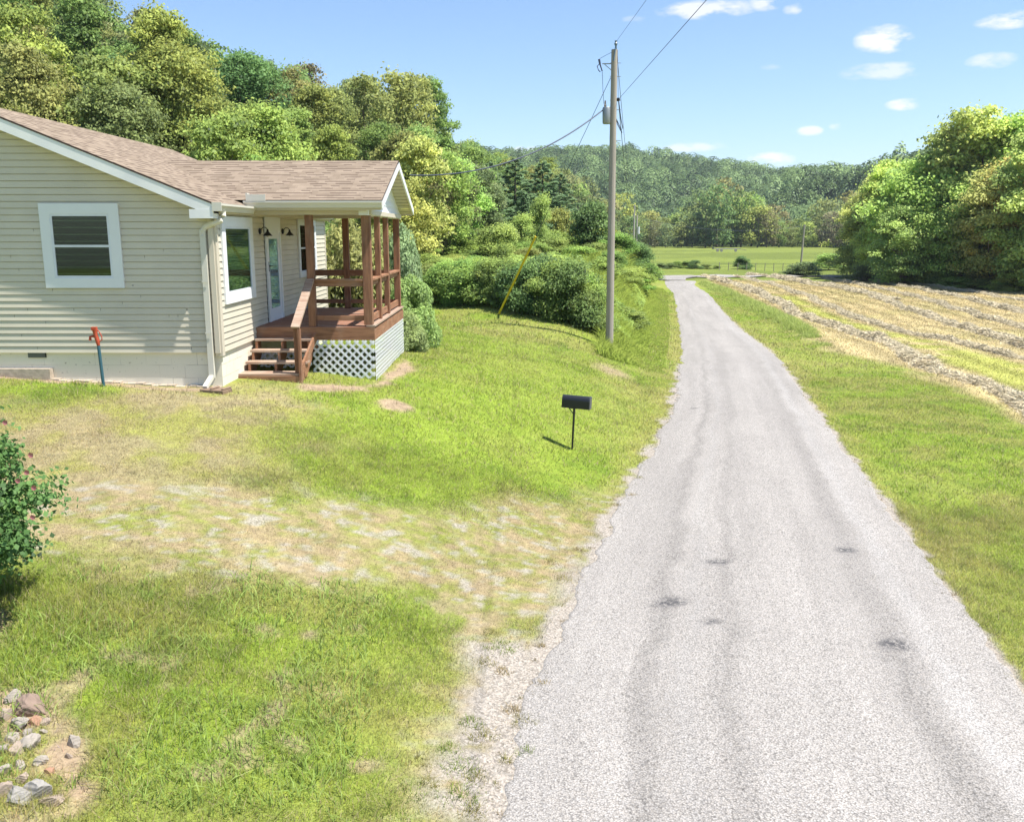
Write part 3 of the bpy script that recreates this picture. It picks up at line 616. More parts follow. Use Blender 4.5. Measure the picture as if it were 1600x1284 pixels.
def roofs():
    y0, y1 = GY - .30, BY + .3; th = .07; BX = 2 * RX - EX
    m = MB()
    def slab(x0, z0, x1, z1, ya, yb, u0=0, top=True, th=.035):
        L = math.hypot(x1 - x0, z1 - z0)
        m.face([(x0, ya, z0), (x0, yb, z0), (x1, yb, z1), (x1, ya, z1)], [(ya, 0), (yb, 0), (yb, L), (ya, L)])
    slab(EX, EZ, RX, RZ, y0, y1); slab(BX, EZ, RX, RZ, y0, y1)
    PRY = 18.1; py0, py1 = 15.66, 20.54; PS = .342; PE = 4.60; PRZ = PE + (PRY - py0) * PS; x1 = -2.24
    def xon(z): return EX - (z + .004 - EZ) / SL
    # porch gable: two planes running back until they meet the main slope
    L = math.hypot(PRY - py0, PRZ - PE); xa, xb = xon(PE), xon(PRZ)
    m.face([(xa, py0, PE), (x1, py0, PE), (x1, PRY, PRZ), (xb, PRY, PRZ)], [(xa, 0), (x1, 0), (x1, L), (xb, L)])
    m.face([(xa, py1, PE), (x1, py1, PE), (x1, PRY, PRZ), (xb, PRY, PRZ)], [(xa, 0), (x1, 0), (x1, L), (xb, L)])
    # small up-sloped strip where the two eaves meet
    roof = hb(m, 'roof', M_sh)
    # roof thickness: shingle edge (dark), deck underside
    e = MB(); d = .028
    for (xa_, za_, xb_, zb_) in ((EX, EZ, RX, RZ), (BX, EZ, RX, RZ)):
        e.face([(xa_, y0, za_), (xb_, y0, zb_), (xb_, y0, zb_ - d), (xa_, y0, za_ - d)])
        e.face([(xa_, y1, za_), (xb_, y1, zb_), (xb_, y1, zb_ - d), (xa_, y1, za_ - d)])
    e.face([(EX, y0, EZ), (EX, y1, EZ), (EX, y1, EZ - d), (EX, y0, EZ - d)])
    e.face([(x1, py0, PE), (x1, PRY, PRZ), (x1, PRY, PRZ - d), (x1, py0, PE - d)]); e.face([(x1, py1, PE), (x1, PRY, PRZ), (x1, PRY, PRZ - d), (x1, py1, PE - d)])
    o = e.build('shingle_edge', simple('shingle_edge', (.055, .035, .03), .9), None); o.parent = roof
    # rake boards: white fascia facing the camera with a strip of bare, worn edge below the shingles
    h = .175; RK = []
    def rake(x0, z0, x1_, z1_, y):
        r = MB(); RK.append(r)
        r.face([(x0, y, z0 - d), (x1_, y, z1_ - d), (x1_, y, z1_ - d - h), (x0, y, z0 - d - h)]); r.face([(x0, y + .03, z0 - d), (x1_, y + .03, z1_ - d), (x1_, y + .03, z1_ - d - h), (x0, y + .03, z0 - d - h)])
        r.face([(x0, y, z0 - d - h), (x1_, y, z1_ - d - h), (x1_, y + .03, z1_ - d - h), (x0, y + .03, z0 - d - h)])
        r.face([(x0, y, z0 - d), (x0, y + .03, z0 - d), (x0, y + .03, z0 - d - h), (x0, y, z0 - d - h)])
    rake(EX, EZ, RX, RZ, y0 + .006); rake(BX, EZ, RX, RZ, y0 + .006); rake(EX, EZ, RX, RZ, y1 - .036)
    r = MB(); RK.append(r); r.box((EX - .36, y0 + .003, EZ - .235), (EX - .002, GY - .03, EZ - .10))
    rm, t, b = newmat('peeling_fascia'); tc = N(t, 'ShaderNodeTexCoord'); n = N(t, 'ShaderNodeTexNoise'); n.inputs['Scale'].default_value = 2.4; n.inputs['Detail'].default_value = 5
    sp = N(t, 'ShaderNodeSeparateXYZ'); t.links.new(tc.outputs['Object'], sp.inputs[0]); t.links.new(tc.outputs['Object'], n.inputs['Vector'])
    t.links.new(mixc(t, mathn(t, 'MULTIPLY_ADD', n.outputs['Fac'], 3, -1, clamp=True), (.70, .70, .70), (.80, .79, .76)), b.inputs['Base Color']); b.inputs['Roughness'].default_value = .5
    for r in RK: o = r.build('rake_board', rm, None); o.parent = roof
    # soffits
    s = MB(); s.face([(EX, y0 + .03, EZ - .205), (RX, y0 + .03, RZ - .205), (RX, GY, RZ - .205), (EX, GY, EZ - .205)]); s.face([(BX, y0 + .03, EZ - .205), (RX, y0 + .03, RZ - .205), (RX, GY, RZ - .205), (BX, GY, EZ - .205)])
    s.box((FX - .03, GY + .0, EZ - .16), (EX - .005, y1, EZ - .14)); s.box((FX, py0 + .1, PE - .175), (x1 - .3, py1 - .1, PE - .15))
    o = s.build('soffit', M_sidtrim, None); o.parent = roof
    # porch gable end: fascia boards, siding triangle set back, sloped soffits
    gdef = MB(); w = .12
    for ys, sgn in ((py0, 1), (py1, -1)):
        for X0 in (x1 + .012,):
            gdef.face([(X0, ys, PE - d), (X0, PRY, PRZ - d), (X0, PRY, PRZ - d - w * 1.1), (X0, ys, PE - d - w * 1.1)])
            gdef.face([(X0 - .03, ys, PE - d), (X0 - .03, PRY, PRZ - d), (X0 - .03, PRY, PRZ - d - w * 1.1), (X0 - .03, ys, PE - d - w * 1.1)])
            gdef.face([(X0, ys, PE - d - w * 1.1), (X0, PRY, PRZ - d - w * 1.1), (X0 - .03, PRY, PRZ - d - w * 1.1), (X0 - .03, ys, PE - d - w * 1.1)])
            gdef.face([(X0, ys, PE - d), (X0 - .03, ys, PE - d), (X0 - .03, ys, PE - d - w * 1.1), (X0, ys, PE - d - w * 1.1)])
    o = gdef.build('gable_fascia', M_white, None); o.parent = roof
    tri = MB(); X0 = x1 - .30; z = PE - .15; k = 0
    while z < PRZ - .16:
        z1 = z + .127; hw0 = (PRZ - .13 - z) / PS; hw1 = max(.01, (PRZ - .13 - z1) / PS); hw0 = min(hw0, (py1 - py0) / 2 - .05); hw1 = min(hw1, hw0)
        tri.face([(X0 + .012, PRY - hw0, z), (X0 + .012, PRY + hw0, z), (X0, PRY + hw1, z1), (X0, PRY - hw1, z1)]); tri.face([(X0, PRY - hw0, z), (X0, PRY + hw0, z), (X0 + .012, PRY + hw0, z), (X0 + .012, PRY - hw0, z)])
        z = z1
    tri.box((X0 - .14, py0 + .22, PE - .25), (X0 + .03, py1 - .22, PE - .152))
    o = tri.build('gable_wall', M_white, None); o.parent = roof
    so = MB()
    for ys in (py0, py1):
        n = 14
        for k in range(n):
            a0, a1 = k / n, (k + 1) / n; ya, yb = ys + (PRY - ys) * a0, ys + (PRY - ys) * (a1 - .008); za, zb = PE + (PRZ - PE) * a0 - .15, PE + (PRZ - PE) * (a1 - .008) - .15
            so.face([(x1 - .018, ya, za), (x1 - .018, yb, zb), (x1 - .31, yb, zb), (x1 - .31, ya, za)])
    so2 = so; o = so2.build('gable_soffit', M_sidtrim, None); o.parent = roof
    # porch beam under the eaves
    bm_ = MB(); bm_.box((FX, 15.98, 4.36), (-2.47, 16.12, 4.44)); bm_.box((FX, 20.06, 4.36), (-2.47, 20.2, 4.44)); bm_.box((-2.60, 16.12, 4.36), (-2.47, 20.06, 4.44))
    o = bm_.build('porch_beam', M_sidtrim, None); o.parent = roof
    # gutters
    def gut(p, q, out):
        g = MB()
        p = Vector(p); q = Vector(q); o_ = Vector(out)
        prof = [(0, 0), (0, -.115), (.075, -.115), (.10, -.06), (.125, -.03), (.125, .0), (.115, 0), (.11, -.03), (.01, -.09), (.01, 0)]
        n0 = len(g.v)
        for c in (p, q):
            for a, zz in prof: g.v.append(tuple(c + o_ * a + Vector((0, 0, zz))))
        n = len(prof)
        for k in range(n): a, b2 = n0 + k, n0 + (k + 1) % n; g.f.append((a, b2, b2 + n, a + n)); g.uv.append(None)
        g.f.append(tuple(n0 + k for k in range(n))); g.uv.append(None); g.f.append(tuple(n0 + n + n - 1 - k for k in range(n))); g.uv.append(None)
        o = g.build('gutter', M_gut, None); o.parent = roof
    gz = EZ - .015; gut((EX + .003, y0 + .005, gz), (EX + .003, py0 + .02, gz), (1, 0, 0)); gut((EX - .05, py0 + .0, PE - .018), (x1 + .01, py0 + .0, PE - .018), (0, -1, 0))
    gut((EX + .003, py1 - .02, gz), (EX + .003, y1, gz), (1, 0, 0))
    sg = MB(); sg.box((EX + .0, py0 - .128, PE - .02), (EX + .03, py0 - .0, PE + .11)); sg.box((EX + .03, py0 - .128, PE - .02), (EX + .33, py0 - .118, PE + .085)); o = sg.build('splash_guard', M_gut, None); o.parent = roof
    sg = MB(); sg.box((EX - .01, y0 - .008, EZ - .13), (EX + .135, y0 + .004, EZ + .0)); o = sg.build('gutter_cap', M_gut, None); o.parent = roof
    # fascia behind gutters
    f = MB(); f.box((EX - .03, y0 + .04, EZ - .16), (EX - .002, y1 - .04, EZ - .03)); f.box((EX, py0 + .004, PE - .17), (x1 - .02, py0 + .03, PE - .03)); f.box((EX, py1 - .03, PE - .17), (x1 - .02, py1 - .004, PE - .03))
    o = f.build('fascia', M_sidtrim, None); o.parent = roof
roofs()
def downspout():
    gz = float(tz(-4.7, 13.9)); m = MB(); x = FX - .15; y = GY - .072
    m.beam((x, y, 4.10), (x, y, gz + .16), .062, .085, up=(1, 0, 0)); m.beam((x, y - .0, gz + .19), (x - .03, y - .28, gz + .05), .07, .06, up=(0, 0, 1))
    m.tube([(EX + .07, GY - .03, 4.38), (EX + .07, GY - .035, 4.31), (EX + .04, GY - .05, 4.24), (FX + .02, y - .01, 4.19), (FX - .09, y, 4.15), (x - .0, y, 4.09), (x, y, 4.0)], [.044] * 7, 10)
    d = hb(m, 'downspout', M_gut)
    s = MB(); s.box((FX - .075, GY - .07, SB + .0), (FX - .0, GY - .036, 4.25)); o = s.build('corner_post', M_sidtrim, None); o.parent = d
    for zz in (2.5, 3.3): s = MB(); s.box((x - .05, y - .05, zz), (x + .05, y - .044, zz + .025)); o = s.build('strap', M_gut, None); o.parent = d
downspout()
def window(name, pos, w, h, casing, M, two=True, tilt='x', blindmat=None, label=None, open_lower=False, darkback=False):
    """local frame: u across, v up, n outward; M maps (u, n, v) to the world"""
    def B(mb, u0, n0, v0, u1, n1, v1): mb.box((u0, n0, v0), (u1, n1, v1), M)
    c = casing; m = MB()
    B(m, 0, 0, 0, w, .035, c); B(m, 0, 0, h - c, w, .035, h); B(m, 0, 0, c, c, .033, h - c); B(m, w - c, 0, c, w, .033, h - c)
    wdw = hb(m, name, M_white)
    if label: wdw['label'] = label
    s = MB(); a = .035; s0 = c
    B(s, c, 0, c, c + a, .029, h - c); B(s, w - c - a, 0, c, w - c, .029, h - c); B(s, c + a, 0, c, w - c - a, .029, c + a); B(s, c + a, 0, h - c - a, w - c - a, .029, h - c)
    if two: mid = c + (h - 2 * c) * .5; B(s, c + a, 0, mid - .018, w - c - a, .031, mid + .018)
    o = s.build('sash', simple('sash_paint', (.66, .68, .72), .5), None); o.parent = wdw
    i = c + a
    d = MB(); B(d, i, .0, i, w - i, .004, h - i); o = d.build('dark_backing', M_dark, None); o.parent = wdw  # flat plate behind the blind, the unlit room's darkness put into its colour
    bl = MB(); z = i + .01
    while z < h - i:
        B(bl, i + .012, .006, z, w - i - .012, .008, z + .0135); z += .026
    o = bl.build('blind', blindmat or M_blind, None); o.parent = wdw
    g = MB(); 
    if two: B(g, i, .012, i, w - i, .014, mid - .018); B(g, i, .017, mid + .018, w - i, .019, h - i)
    else: B(g, i, .012, i, w - i, .014, h - i)
    o = g.build('pane', M_glass, None); o.parent = wdw
    return wdw
def frameM(origin, u, n): u = Vector(u); n = Vector(n); return Matrix(((u.x, n.x, 0, origin[0]), (u.y, n.y, 0, origin[1]), (u.z, n.z, 1, origin[2]), (0, 0, 0, 1)))
a = P(62, 318, GY - .03); b_ = P(190, 450, GY - .03)
window('window', None, 1.22, a.z - b_.z, .155, frameM((-7.275, GY - .017, b_.z), (1, 0, 0), (0, -1, 0)), True, label='square sash window in the gable wall with a wide white casing')
window('window', None, 16.02 - 14.33, 4.31 - 2.93, .16, frameM((FX + .018, 14.33, 2.93), (0, 1, 0), (1, 0, 0)), False, blindmat=M_blind2, label='large picture window beside the front door')
window('window', None, 21.15 - 19.45, 1.25, .11, frameM((FX + .018, 19.45, 3.10), (0, 1, 0), (1, 0, 0)), True, label='window at the far end of the porch')
def door():
    y0, y1, z0, z1 = 16.86, 17.92, 2.40, 4.36; m = MB(); X = FX + .018; c = .075
    m.box((X, y0, z0), (X + .035, y0 + c, z1)); m.box((X, y1 - c, z0), (X + .035, y1, z1)); m.box((X, y0 + c, z1 - .30), (X + .033, y1 - c, z1)); m.box((X, y0 + c, z0), (X + .028, y1 - c, z0 + .05))
    m.box((X, y0 + c, z0 + .05), (X + .02, y0 + c + .13, z1 - .3)); m.box((X, y1 - c - .13, z0 + .05), (X + .02, y1 - c, z1 - .3)); m.box((X, y0 + c + .13, z0 + .05), (X + .02, y1 - c - .13, z0 + .24)); m.box((X, y0 + c + .13, z1 - .42), (X + .02, y1 - c - .13, z1 - .3))
    d = hb(m, 'front_door', M_white); d['label'] = 'white glazed front door with a full-length pane'
    i = MB(); i.box((X, y0 + c + .13, z0 + .24), (X + .004, y1 - c - .13, z1 - .42)); o = i.build('glass_backing', M_clearblue, None); o.parent = d
    g = MB(); g.box((X + .010, y0 + c + .13, z0 + .24), (X + .012, y1 - c - .13, z1 - .42)); o = g.build('pane', M_doorglass, None); o.parent = d
    h = MB(); hy = y0 + c + .06; h.box((X + .02, hy - .014, 3.34), (X + .028, hy + .014, 3.52)); h.beam((X + .06, hy, 3.44), (X + .06, hy + .11, 3.44), .014, .02); h.beam((X + .02, hy, 3.44), (X + .062, hy, 3.44), .014, .014)
    o = h.build('handle', M_blk, None); o.parent = d
    for ya_, yb_ in ((y0 - .03, y0 - .004), (y1 + .004, y1 + .02)): s = MB(); s.box((X, ya_, z0), (X + .006, yb_, z1)); o = s.build('caulk_gap', M_dark, None); o.parent = d
door()
def wall_lamp(y, z, lab):
    X = FX + .02; m = MB(); m.tube([(X, y, z + .02), (X + .02, y, z + .02)], .055, 14); m.tube([(X + .02, y, z + .02), (X + .035, y, z + .02)], [.055, .03], 14)
    l = hb(m, 'wall_lamp', M_blk, smooth=False); l['label'] = lab
    a_ = MB(); pts = [(X + .03, y, z + .02)] + [(X + .09 - .06 * math.cos(t), y, z + .02 + .07 * math.sin(t)) for t in np.linspace(.2, 2.9, 9)]; a_.tube(pts, .008, 6)
    o = a_.build('arm', M_blk, None, smooth=True); o.parent = l
    s = MB(); cx = pts[-1][0]; cz = pts[-1][2]; s.tube([(cx, y, cz + .02), (cx, y, cz - .03), (cx, y, cz - .05), (cx, y, cz - .10)], [.014, .025, .045, .085], 16, cap=False); o = s.build('shade', M_blk, None, smooth=True); o.parent = l
    g = MB(); g.tube([(cx, y, cz - .05), (cx, y, cz - .09), (cx, y, cz - .12)], [.02, .032, .015], 10); o = g.build('bulb', simple('frosted_glass', (.6, .58, .5), .3), None, smooth=True); o.parent = l
wall_lamp(16.55, 4.06, 'black gooseneck lamp between the picture window and the front door')
wall_lamp(18.18, 4.06, 'black gooseneck lamp on the far side of the front door')
def porch():
    X0, X1, Y0, Y1, DZ = FX + .03, -2.52, 16.05, 20.25, 2.40
    fl = MB(); n = 30; bw = (Y1 - Y0) / n
    for k in range(n): fl.box((X0, Y0 + k * bw, DZ - .035), (X1 + .0, Y0 + (k + 1) * bw - .006, DZ + .0015 * (k % 3)))
    porch_o = tag(hb(fl, 'porch', wood_mat('deck_boards', (.37, .19, .12), (.20, .09, .06), (.2, 3, 3), .7)))
    porch_o['label'] = 'red-brown stained wooden porch deck'
    def sub(mb, name, mat, label=None, **k):
        o = mb.build(name, mat, None, **k); o.parent = porch_o
        if label: o['label'] = label
        return o
    r = MB(); hh = .20; r.box((X0 - .02, Y0 - .035, DZ - .038 - hh), (X1 + .035, Y0 - .001, DZ - .008)); sub(r, 'rim_board', M_wx)
    r = MB(); r.box((X1 + .001, Y0 + .0, DZ - .04 - hh), (X1 + .036, Y1, DZ - .036)); sub(r, 'rim_board', M_wy)
    r = MB(); r.box((X0, Y1, DZ - .04 - hh), (X1 + .036, Y1 + .035, DZ - .036)); sub(r, 'rim_board', M_wx)
    cap = MB(); cap.box((X1 - .11, Y0 - .03, DZ + .004), (X1 + .05, Y1 + .02, DZ + .032)); sub(cap, 'edge_board', M_worn)
    # posts
    def post(x, y, w=.14, z0=DZ + .006, z1=4.36, d=None):
        m = MB(); m.box((x - w / 2, y - (d or w) / 2, z0), (x + w / 2, y + (d or w) / 2, z1)); sub(m, 'post', M_wz, bevel=.006)
    PAx = -3.60
    post(PAx, Y0 + .07, .13, 1.95); post(X1 - .075, Y0 + .075, .155, DZ + .034); 
    for y, w in ((17.28, .10), (18.42, .10)): post(X1 - .055, y, w, DZ + .034, d=.13)
    post(X1 - .065, Y1 - .09, .13, DZ + .034); post(-3.70, Y1 - .1, .13); post(X0 + .06, Y1 - .1, .09)
    # rails
    def rail(p, q, w=.14, h=.036, mat=M_wx): m = MB(); m.beam(p, q, w, h); sub(m, 'rail', mat)
    zt = 3.23; ya = Y0 + .07
    rail((PAx + .065, ya, zt), (X1 - .155, ya, zt)); rail((PAx + .065, ya, zt - .068), (X1 - .155, ya, zt - .068), .04, .10); rail((PAx + .065, ya, DZ + .15), (X1 - .155, ya, DZ + .15), .04, .09)
    xs_ = X1 - .065
    for y0_, y1_ in ((Y0 + .155, 17.21), (17.35, 18.35), (18.49, Y1 - .16)):
        rail((xs_, y0_, zt), (xs_, y1_, zt), .14, .036, M_wy); rail((xs_, y0_, zt - .068), (xs_, y1_, zt - .068), .04, .10, M_wy); rail((xs_, y0_, DZ + .13), (xs_, y1_, DZ + .13), .04, .12, M_wy)
    yb = Y1 - .1
    for x0_, x1_ in ((X0 + .11, -3.77), (-3.63, X1 - .135)):
        rail((x0_, yb, zt), (x1_, yb, zt)); rail((x0_, yb, zt - .068), (x1_, yb, zt - .068), .04, .10); rail((x0_, yb, DZ + .15), (x1_, yb, DZ + .15), .04, .09)
    # stair: three treads between stringers and a box step on the ground
    sx0, sx1 = -4.56, -3.62; st = MB()
    gz = float(tz(-4.1, 14.9))
    tr = [(DZ - .19, Y0 - .27), (DZ - .36, Y0 - .52), (DZ - .53, Y0 - .77)]
    for k, (z, y) in enumerate(tr):
        m = MB(); m.box((sx0 - .01 - .02 * k, y, z - .035), (sx1 + .06, y + .27, z)); sub(m, 'stair_tread', M_worn)
    for x in (sx0 + .015, (sx0 + sx1) / 2, sx1 - .0):
        m = MB(); zz = [(Y0 - .04, DZ - .23)]
        prof = [(Y0 - .04, DZ - .24), (Y0 - .27, DZ - .24), (Y0 - .27, DZ - .40), (Y0 - .52, DZ - .40), (Y0 - .52, DZ - .57), (Y0 - .77, DZ - .57), (Y0 - .77, gz + .0), (Y0 - .60, gz - .02), (Y0 - .04, DZ - .50)]
        n0 = len(m.v)
        for xx in (x - .02, x + .02):
            for y, z in prof: m.v.append((xx, y, z))
        n = len(prof); m.f.append(tuple(range(n0, n0 + n))); m.f.append(tuple(range(n0 + 2 * n - 1, n0 + n - 1, -1))); m.uv += [None, None]
        for k in range(n): m.f.append((n0 + k, n0 + (k + 1) % n, n0 + n + (k + 1) % n, n0 + n + k)); m.uv.append(None)
        sub(m, 'stringer', M_wy)
    bz = P(420, 583, Y0 - 1.0).z - .03; fb = min(P(364, 598, Y0 - 1.12).z, bz - .10)
    m = MB(); m.box((sx0 - .12, Y0 - 1.12, fb), (sx1 + .02, Y0 - 1.08, bz - .004)); m.box((sx0 - .12, Y0 - 1.08, fb), (sx0 - .08, Y0 - .74, bz - .004)); m.box((sx1 - .02, Y0 - 1.08, fb), (sx1 + .02, Y0 - .74, bz - .004))
    sub(m, 'box_step', M_wx)
    m = MB(); m.box((sx0 - .13, Y0 - 1.10, bz - .003), (sx1 + .0, Y0 - .95, bz + .03)); m.box((sx0 - .08, Y0 - .945, bz - .003), (sx1 + .0, Y0 - .76, bz + .032)); sub(m, 'stair_tread', M_worn)
    ny = Y0 - 1.0; nx = sx1 - .02
    m = MB(); m.box((nx - .055, ny - .04, bz + .03), (nx + .035, ny + .05, 2.50)); m.box((nx + .037, ny - .14, gz - .15), (nx + .07, ny - .02, 2.47)); sub(m, 'newel_post', M_wz)
    m = MB(); m.beam((nx, ny - .12, 2.50), (PAx - .01, Y0 + .02, 3.24), .145, .036); sub(m, 'hand_rail', M_worn)
    m = MB(); m.beam((nx + .02, ny - .0, bz + .02), (nx + .10, Y0 - .05, DZ - .16), .035, .14); sub(m, 'brace_board', M_wx)
    # lattice skirts
    def lattice(o, u, L, z0, z1f, mat, cut=None, wd=.040, pit=.1425, lab=None, off=.008, th=.007):
        m = MB(); u = Vector(u); n = Vector((u.y, -u.x, 0))
        zt_ = z1f
        for layer, sg in ((0, 1), (1, -1)):
            c = -(zt_ - z0 if sg > 0 else 0) - pit; 
            k = -pit * 30
            while k < L + pit * 30:
                # line: s = k + sg*(z-z0); clip to rectangle
                za, zb = z0, zt_; s0_, s1_ = k, k + sg * (zb - za)
                t0, t1 = 0., 1.; ds = s1_ - s0_
                lo, hi = (0 - s0_) / ds, (L - s0_) / ds
                if lo > hi: lo, hi = hi, lo
                t0, t1 = max(t0, lo), min(t1, hi)
                if cut: # remove below a sloping lower boundary z >= cut(s)
                    pass
                if t1 - t0 > .02:
                    p = Vector(o) + u * (s0_ + ds * t0) + n * (off * layer + .003); q = Vector(o) + u * (s0_ + ds * t1) + n * (off * layer + .003); p.z = za + (zb - za) * t0; q.z = za + (zb - za) * t1
                    m.beam(p, q, .007, wd, up=Vector((0, 0, 1)).cross((q - p)).cross(q - p)) if False else m.beam(p, q, wd, th, up=n)
                k += pit
        return m
    g1 = float(tz(-2.6, 16.0)); 
    m = lattice((sx1 + .02, Y0 - .03, 0), (1, 0, 0), X1 + .02 - sx1 - .02, g1 + .03, DZ - .245, M_white); o = sub(m, 'lattice_panel', M_white)
    g2 = float(tz(-4.2, 16.0)); m = lattice((X0 + .02, Y0 - .02, 0), (1, 0, 0), .93, g2 + .02, DZ - .42, M_white); sub(m, 'lattice_panel', M_white)
    g3 = min(float(tz(-2.5, 20)), float(tz(-2.5, 16.1))); m = lattice((X1 + .03, Y0 + .0, 0), (0, 1, 0), Y1 - Y0, g3 - .0, DZ - .245, M_white, wd=.034, off=.0035, th=.003); sub(m, 'lattice_panel', M_white)
    m = MB(); m.box((PAx - .2, Y0 - .034, 2.0), (PAx + .07, Y0 + .0, DZ - .24)); sub(m, 'blocking', M_wx)
porch()
# ------------------------------------------------------------------ yard things
def splash_block():
    g = gp(-4.62, 13.72); m = MB(); m.box((-.22, -.12, -.04), (.2, .14, .05)); m.box((-.05, -.11, .05), (.0, .12, .075)); m.box((.15, -.11, .05), (.2, .12, .075))
    o = m.build('splash_block', simple('weathered_block', (.22, .15, .10), .95, .4, 14, .8), None, loc=g, bevel=.012); o.rotation_euler.z = -.25
    tag(o, 'broken brown block on the ground under the downspout', 'splash block')
splash_block()
def hydrant():
    b0 = G(162, 604); Y = b0.y; top = P(153.5, 540, Y); hd = P(150, 512, Y)
    h = tag(empty('yard_hydrant', b0), 'blue pipe yard hydrant with red cast head, in the grass by the gable wall', 'water hydrant')
    up = top - b0; m = MB(); m.tube([Vector((0, 0, -.08)), up], .024, 12); m.build('pipe', simple('blue_paint', (.035, .10, .13), .45, .3, 12), h, smooth=True)
    red = simple('red_paint', (.42, .07, .03), .5, .25, 14); u = up.copy(); L = (hd - top).length
    m = MB(); m.tube([u, u + Vector((-.004, 0, .04)), u + Vector((-.012, 0, .10)), u + Vector((-.03, 0, .17)), u + Vector((-.035, 0, .25))], [.022, .03, .034, .03, .042], 12)
    m.box((-.045, -.03, 0), (.03, .03, .05), Matrix.Translation(u + Vector((-.035, 0, .235)))); m.build('head', red, h, smooth=True)
    m = MB(); m.tube([u + Vector((-.02, 0, .13)), u + Vector((-.08, 0, .145)), u + Vector((-.115, 0, .135)), u + Vector((-.12, 0, .08))], [.022, .02, .02, .024], 10); m.build('spout', red, h, smooth=True)
    m = MB(); m.tube([u + Vector((-.0, 0, .245)), u + Vector((.03, 0, .21)), u + Vector((.062, 0, .14)), u + Vector((.062, 0, .09)), u + Vector((.03, 0, .07)), u + Vector((.01, 0, .08))], .009, 8); m.build('handle', red, h, smooth=True)
hydrant()
def mailbox():
    b0 = G(894, 703); h = tag(empty('mailbox', b0), 'black rounded mailbox on a thin post in the lawn beside the road', 'mailbox')
    h.rotation_euler = (0, math.radians(2.2), math.radians(-17))
    H_ = .93 - .23; H_ = (P(898, 637, b0.y).z - b0.z)
    m = MB(); m.tube([(0, 0, -.1), (0, 0, H_)], [.017, .021], 10); m.build('post', M_blk, h, smooth=True)
    m = MB(); m.beam((-.10, 0, H_ + .0), (0, 0, H_ - .12), .012, .02, up=(0, 1, 0)); m.box((-.06, -.06, H_ - .004), (.06, .06, H_ + .003)); m.build('bracket', M_blk, h)
    L, W_, hh = .50, .165, .135; pr = [(-W_ / 2, 0), (W_ / 2, 0), (W_ / 2, hh)] + [(W_ / 2 * math.cos(t), hh + W_ / 2 * math.sin(t)) for t in np.linspace(.1, math.pi - .1, 14)] + [(-W_ / 2, hh)]
    m = MB(); n = len(pr)
    for x in (-.21, .27):
        for y, z in pr: m.v.append((x, y, H_ + .006 + z))
    for k in range(n): m.f.append((k, (k + 1) % n, n + (k + 1) % n, n + k)); m.uv.append(None)
    m.f.append(tuple(range(n))); m.uv.append(None); m.f.append(tuple(range(2 * n - 1, n - 1, -1))); m.uv.append(None)
    m.build('box', M_blk, h, smooth=True)
    m = MB()
    for x, s in ((.271, 1.03), (.29, 1.03)):
        for y, z in pr: m.v.append((x, y * s, H_ + .004 + z * s))
    for k in range(n): m.f.append((k, (k + 1) % n, n + (k + 1) % n, n + k)); m.uv.append(None)
    m.f.append(tuple(range(n))); m.uv.append(None); m.f.append(tuple(range(2 * n - 1, n - 1, -1))); m.uv.append(None)
    d = m.build('door', simple('lighter_black', (.05, .055, .065), .35, .2, 6), h);  # end door in a lighter black than the box
    k_ = MB(); k_.box((.27, -.014, H_ + .2), (.31, .014, H_ + .215)); o = k_.build('latch', M_metal, d)
mailbox()
M_pole = simple('weathered_pole', (.33, .29, .24), .9, .35, 5, .6, stretch=(6, 6, .25), detail=8)
M_wire = simple('wire', (.035, .045, .07), .5, .1, 3, metal=.3)
M_guard = simple('yellow_plastic', (.62, .46, .02), .5, .1, 5)
def catenary(p, q, sag, n=28):
    p = Vector(p); q = Vector(q); return [p.lerp(q, t) + Vector((0, 0, -4 * sag * t * (1 - t))) for t in [k / n for k in range(n + 1)]]
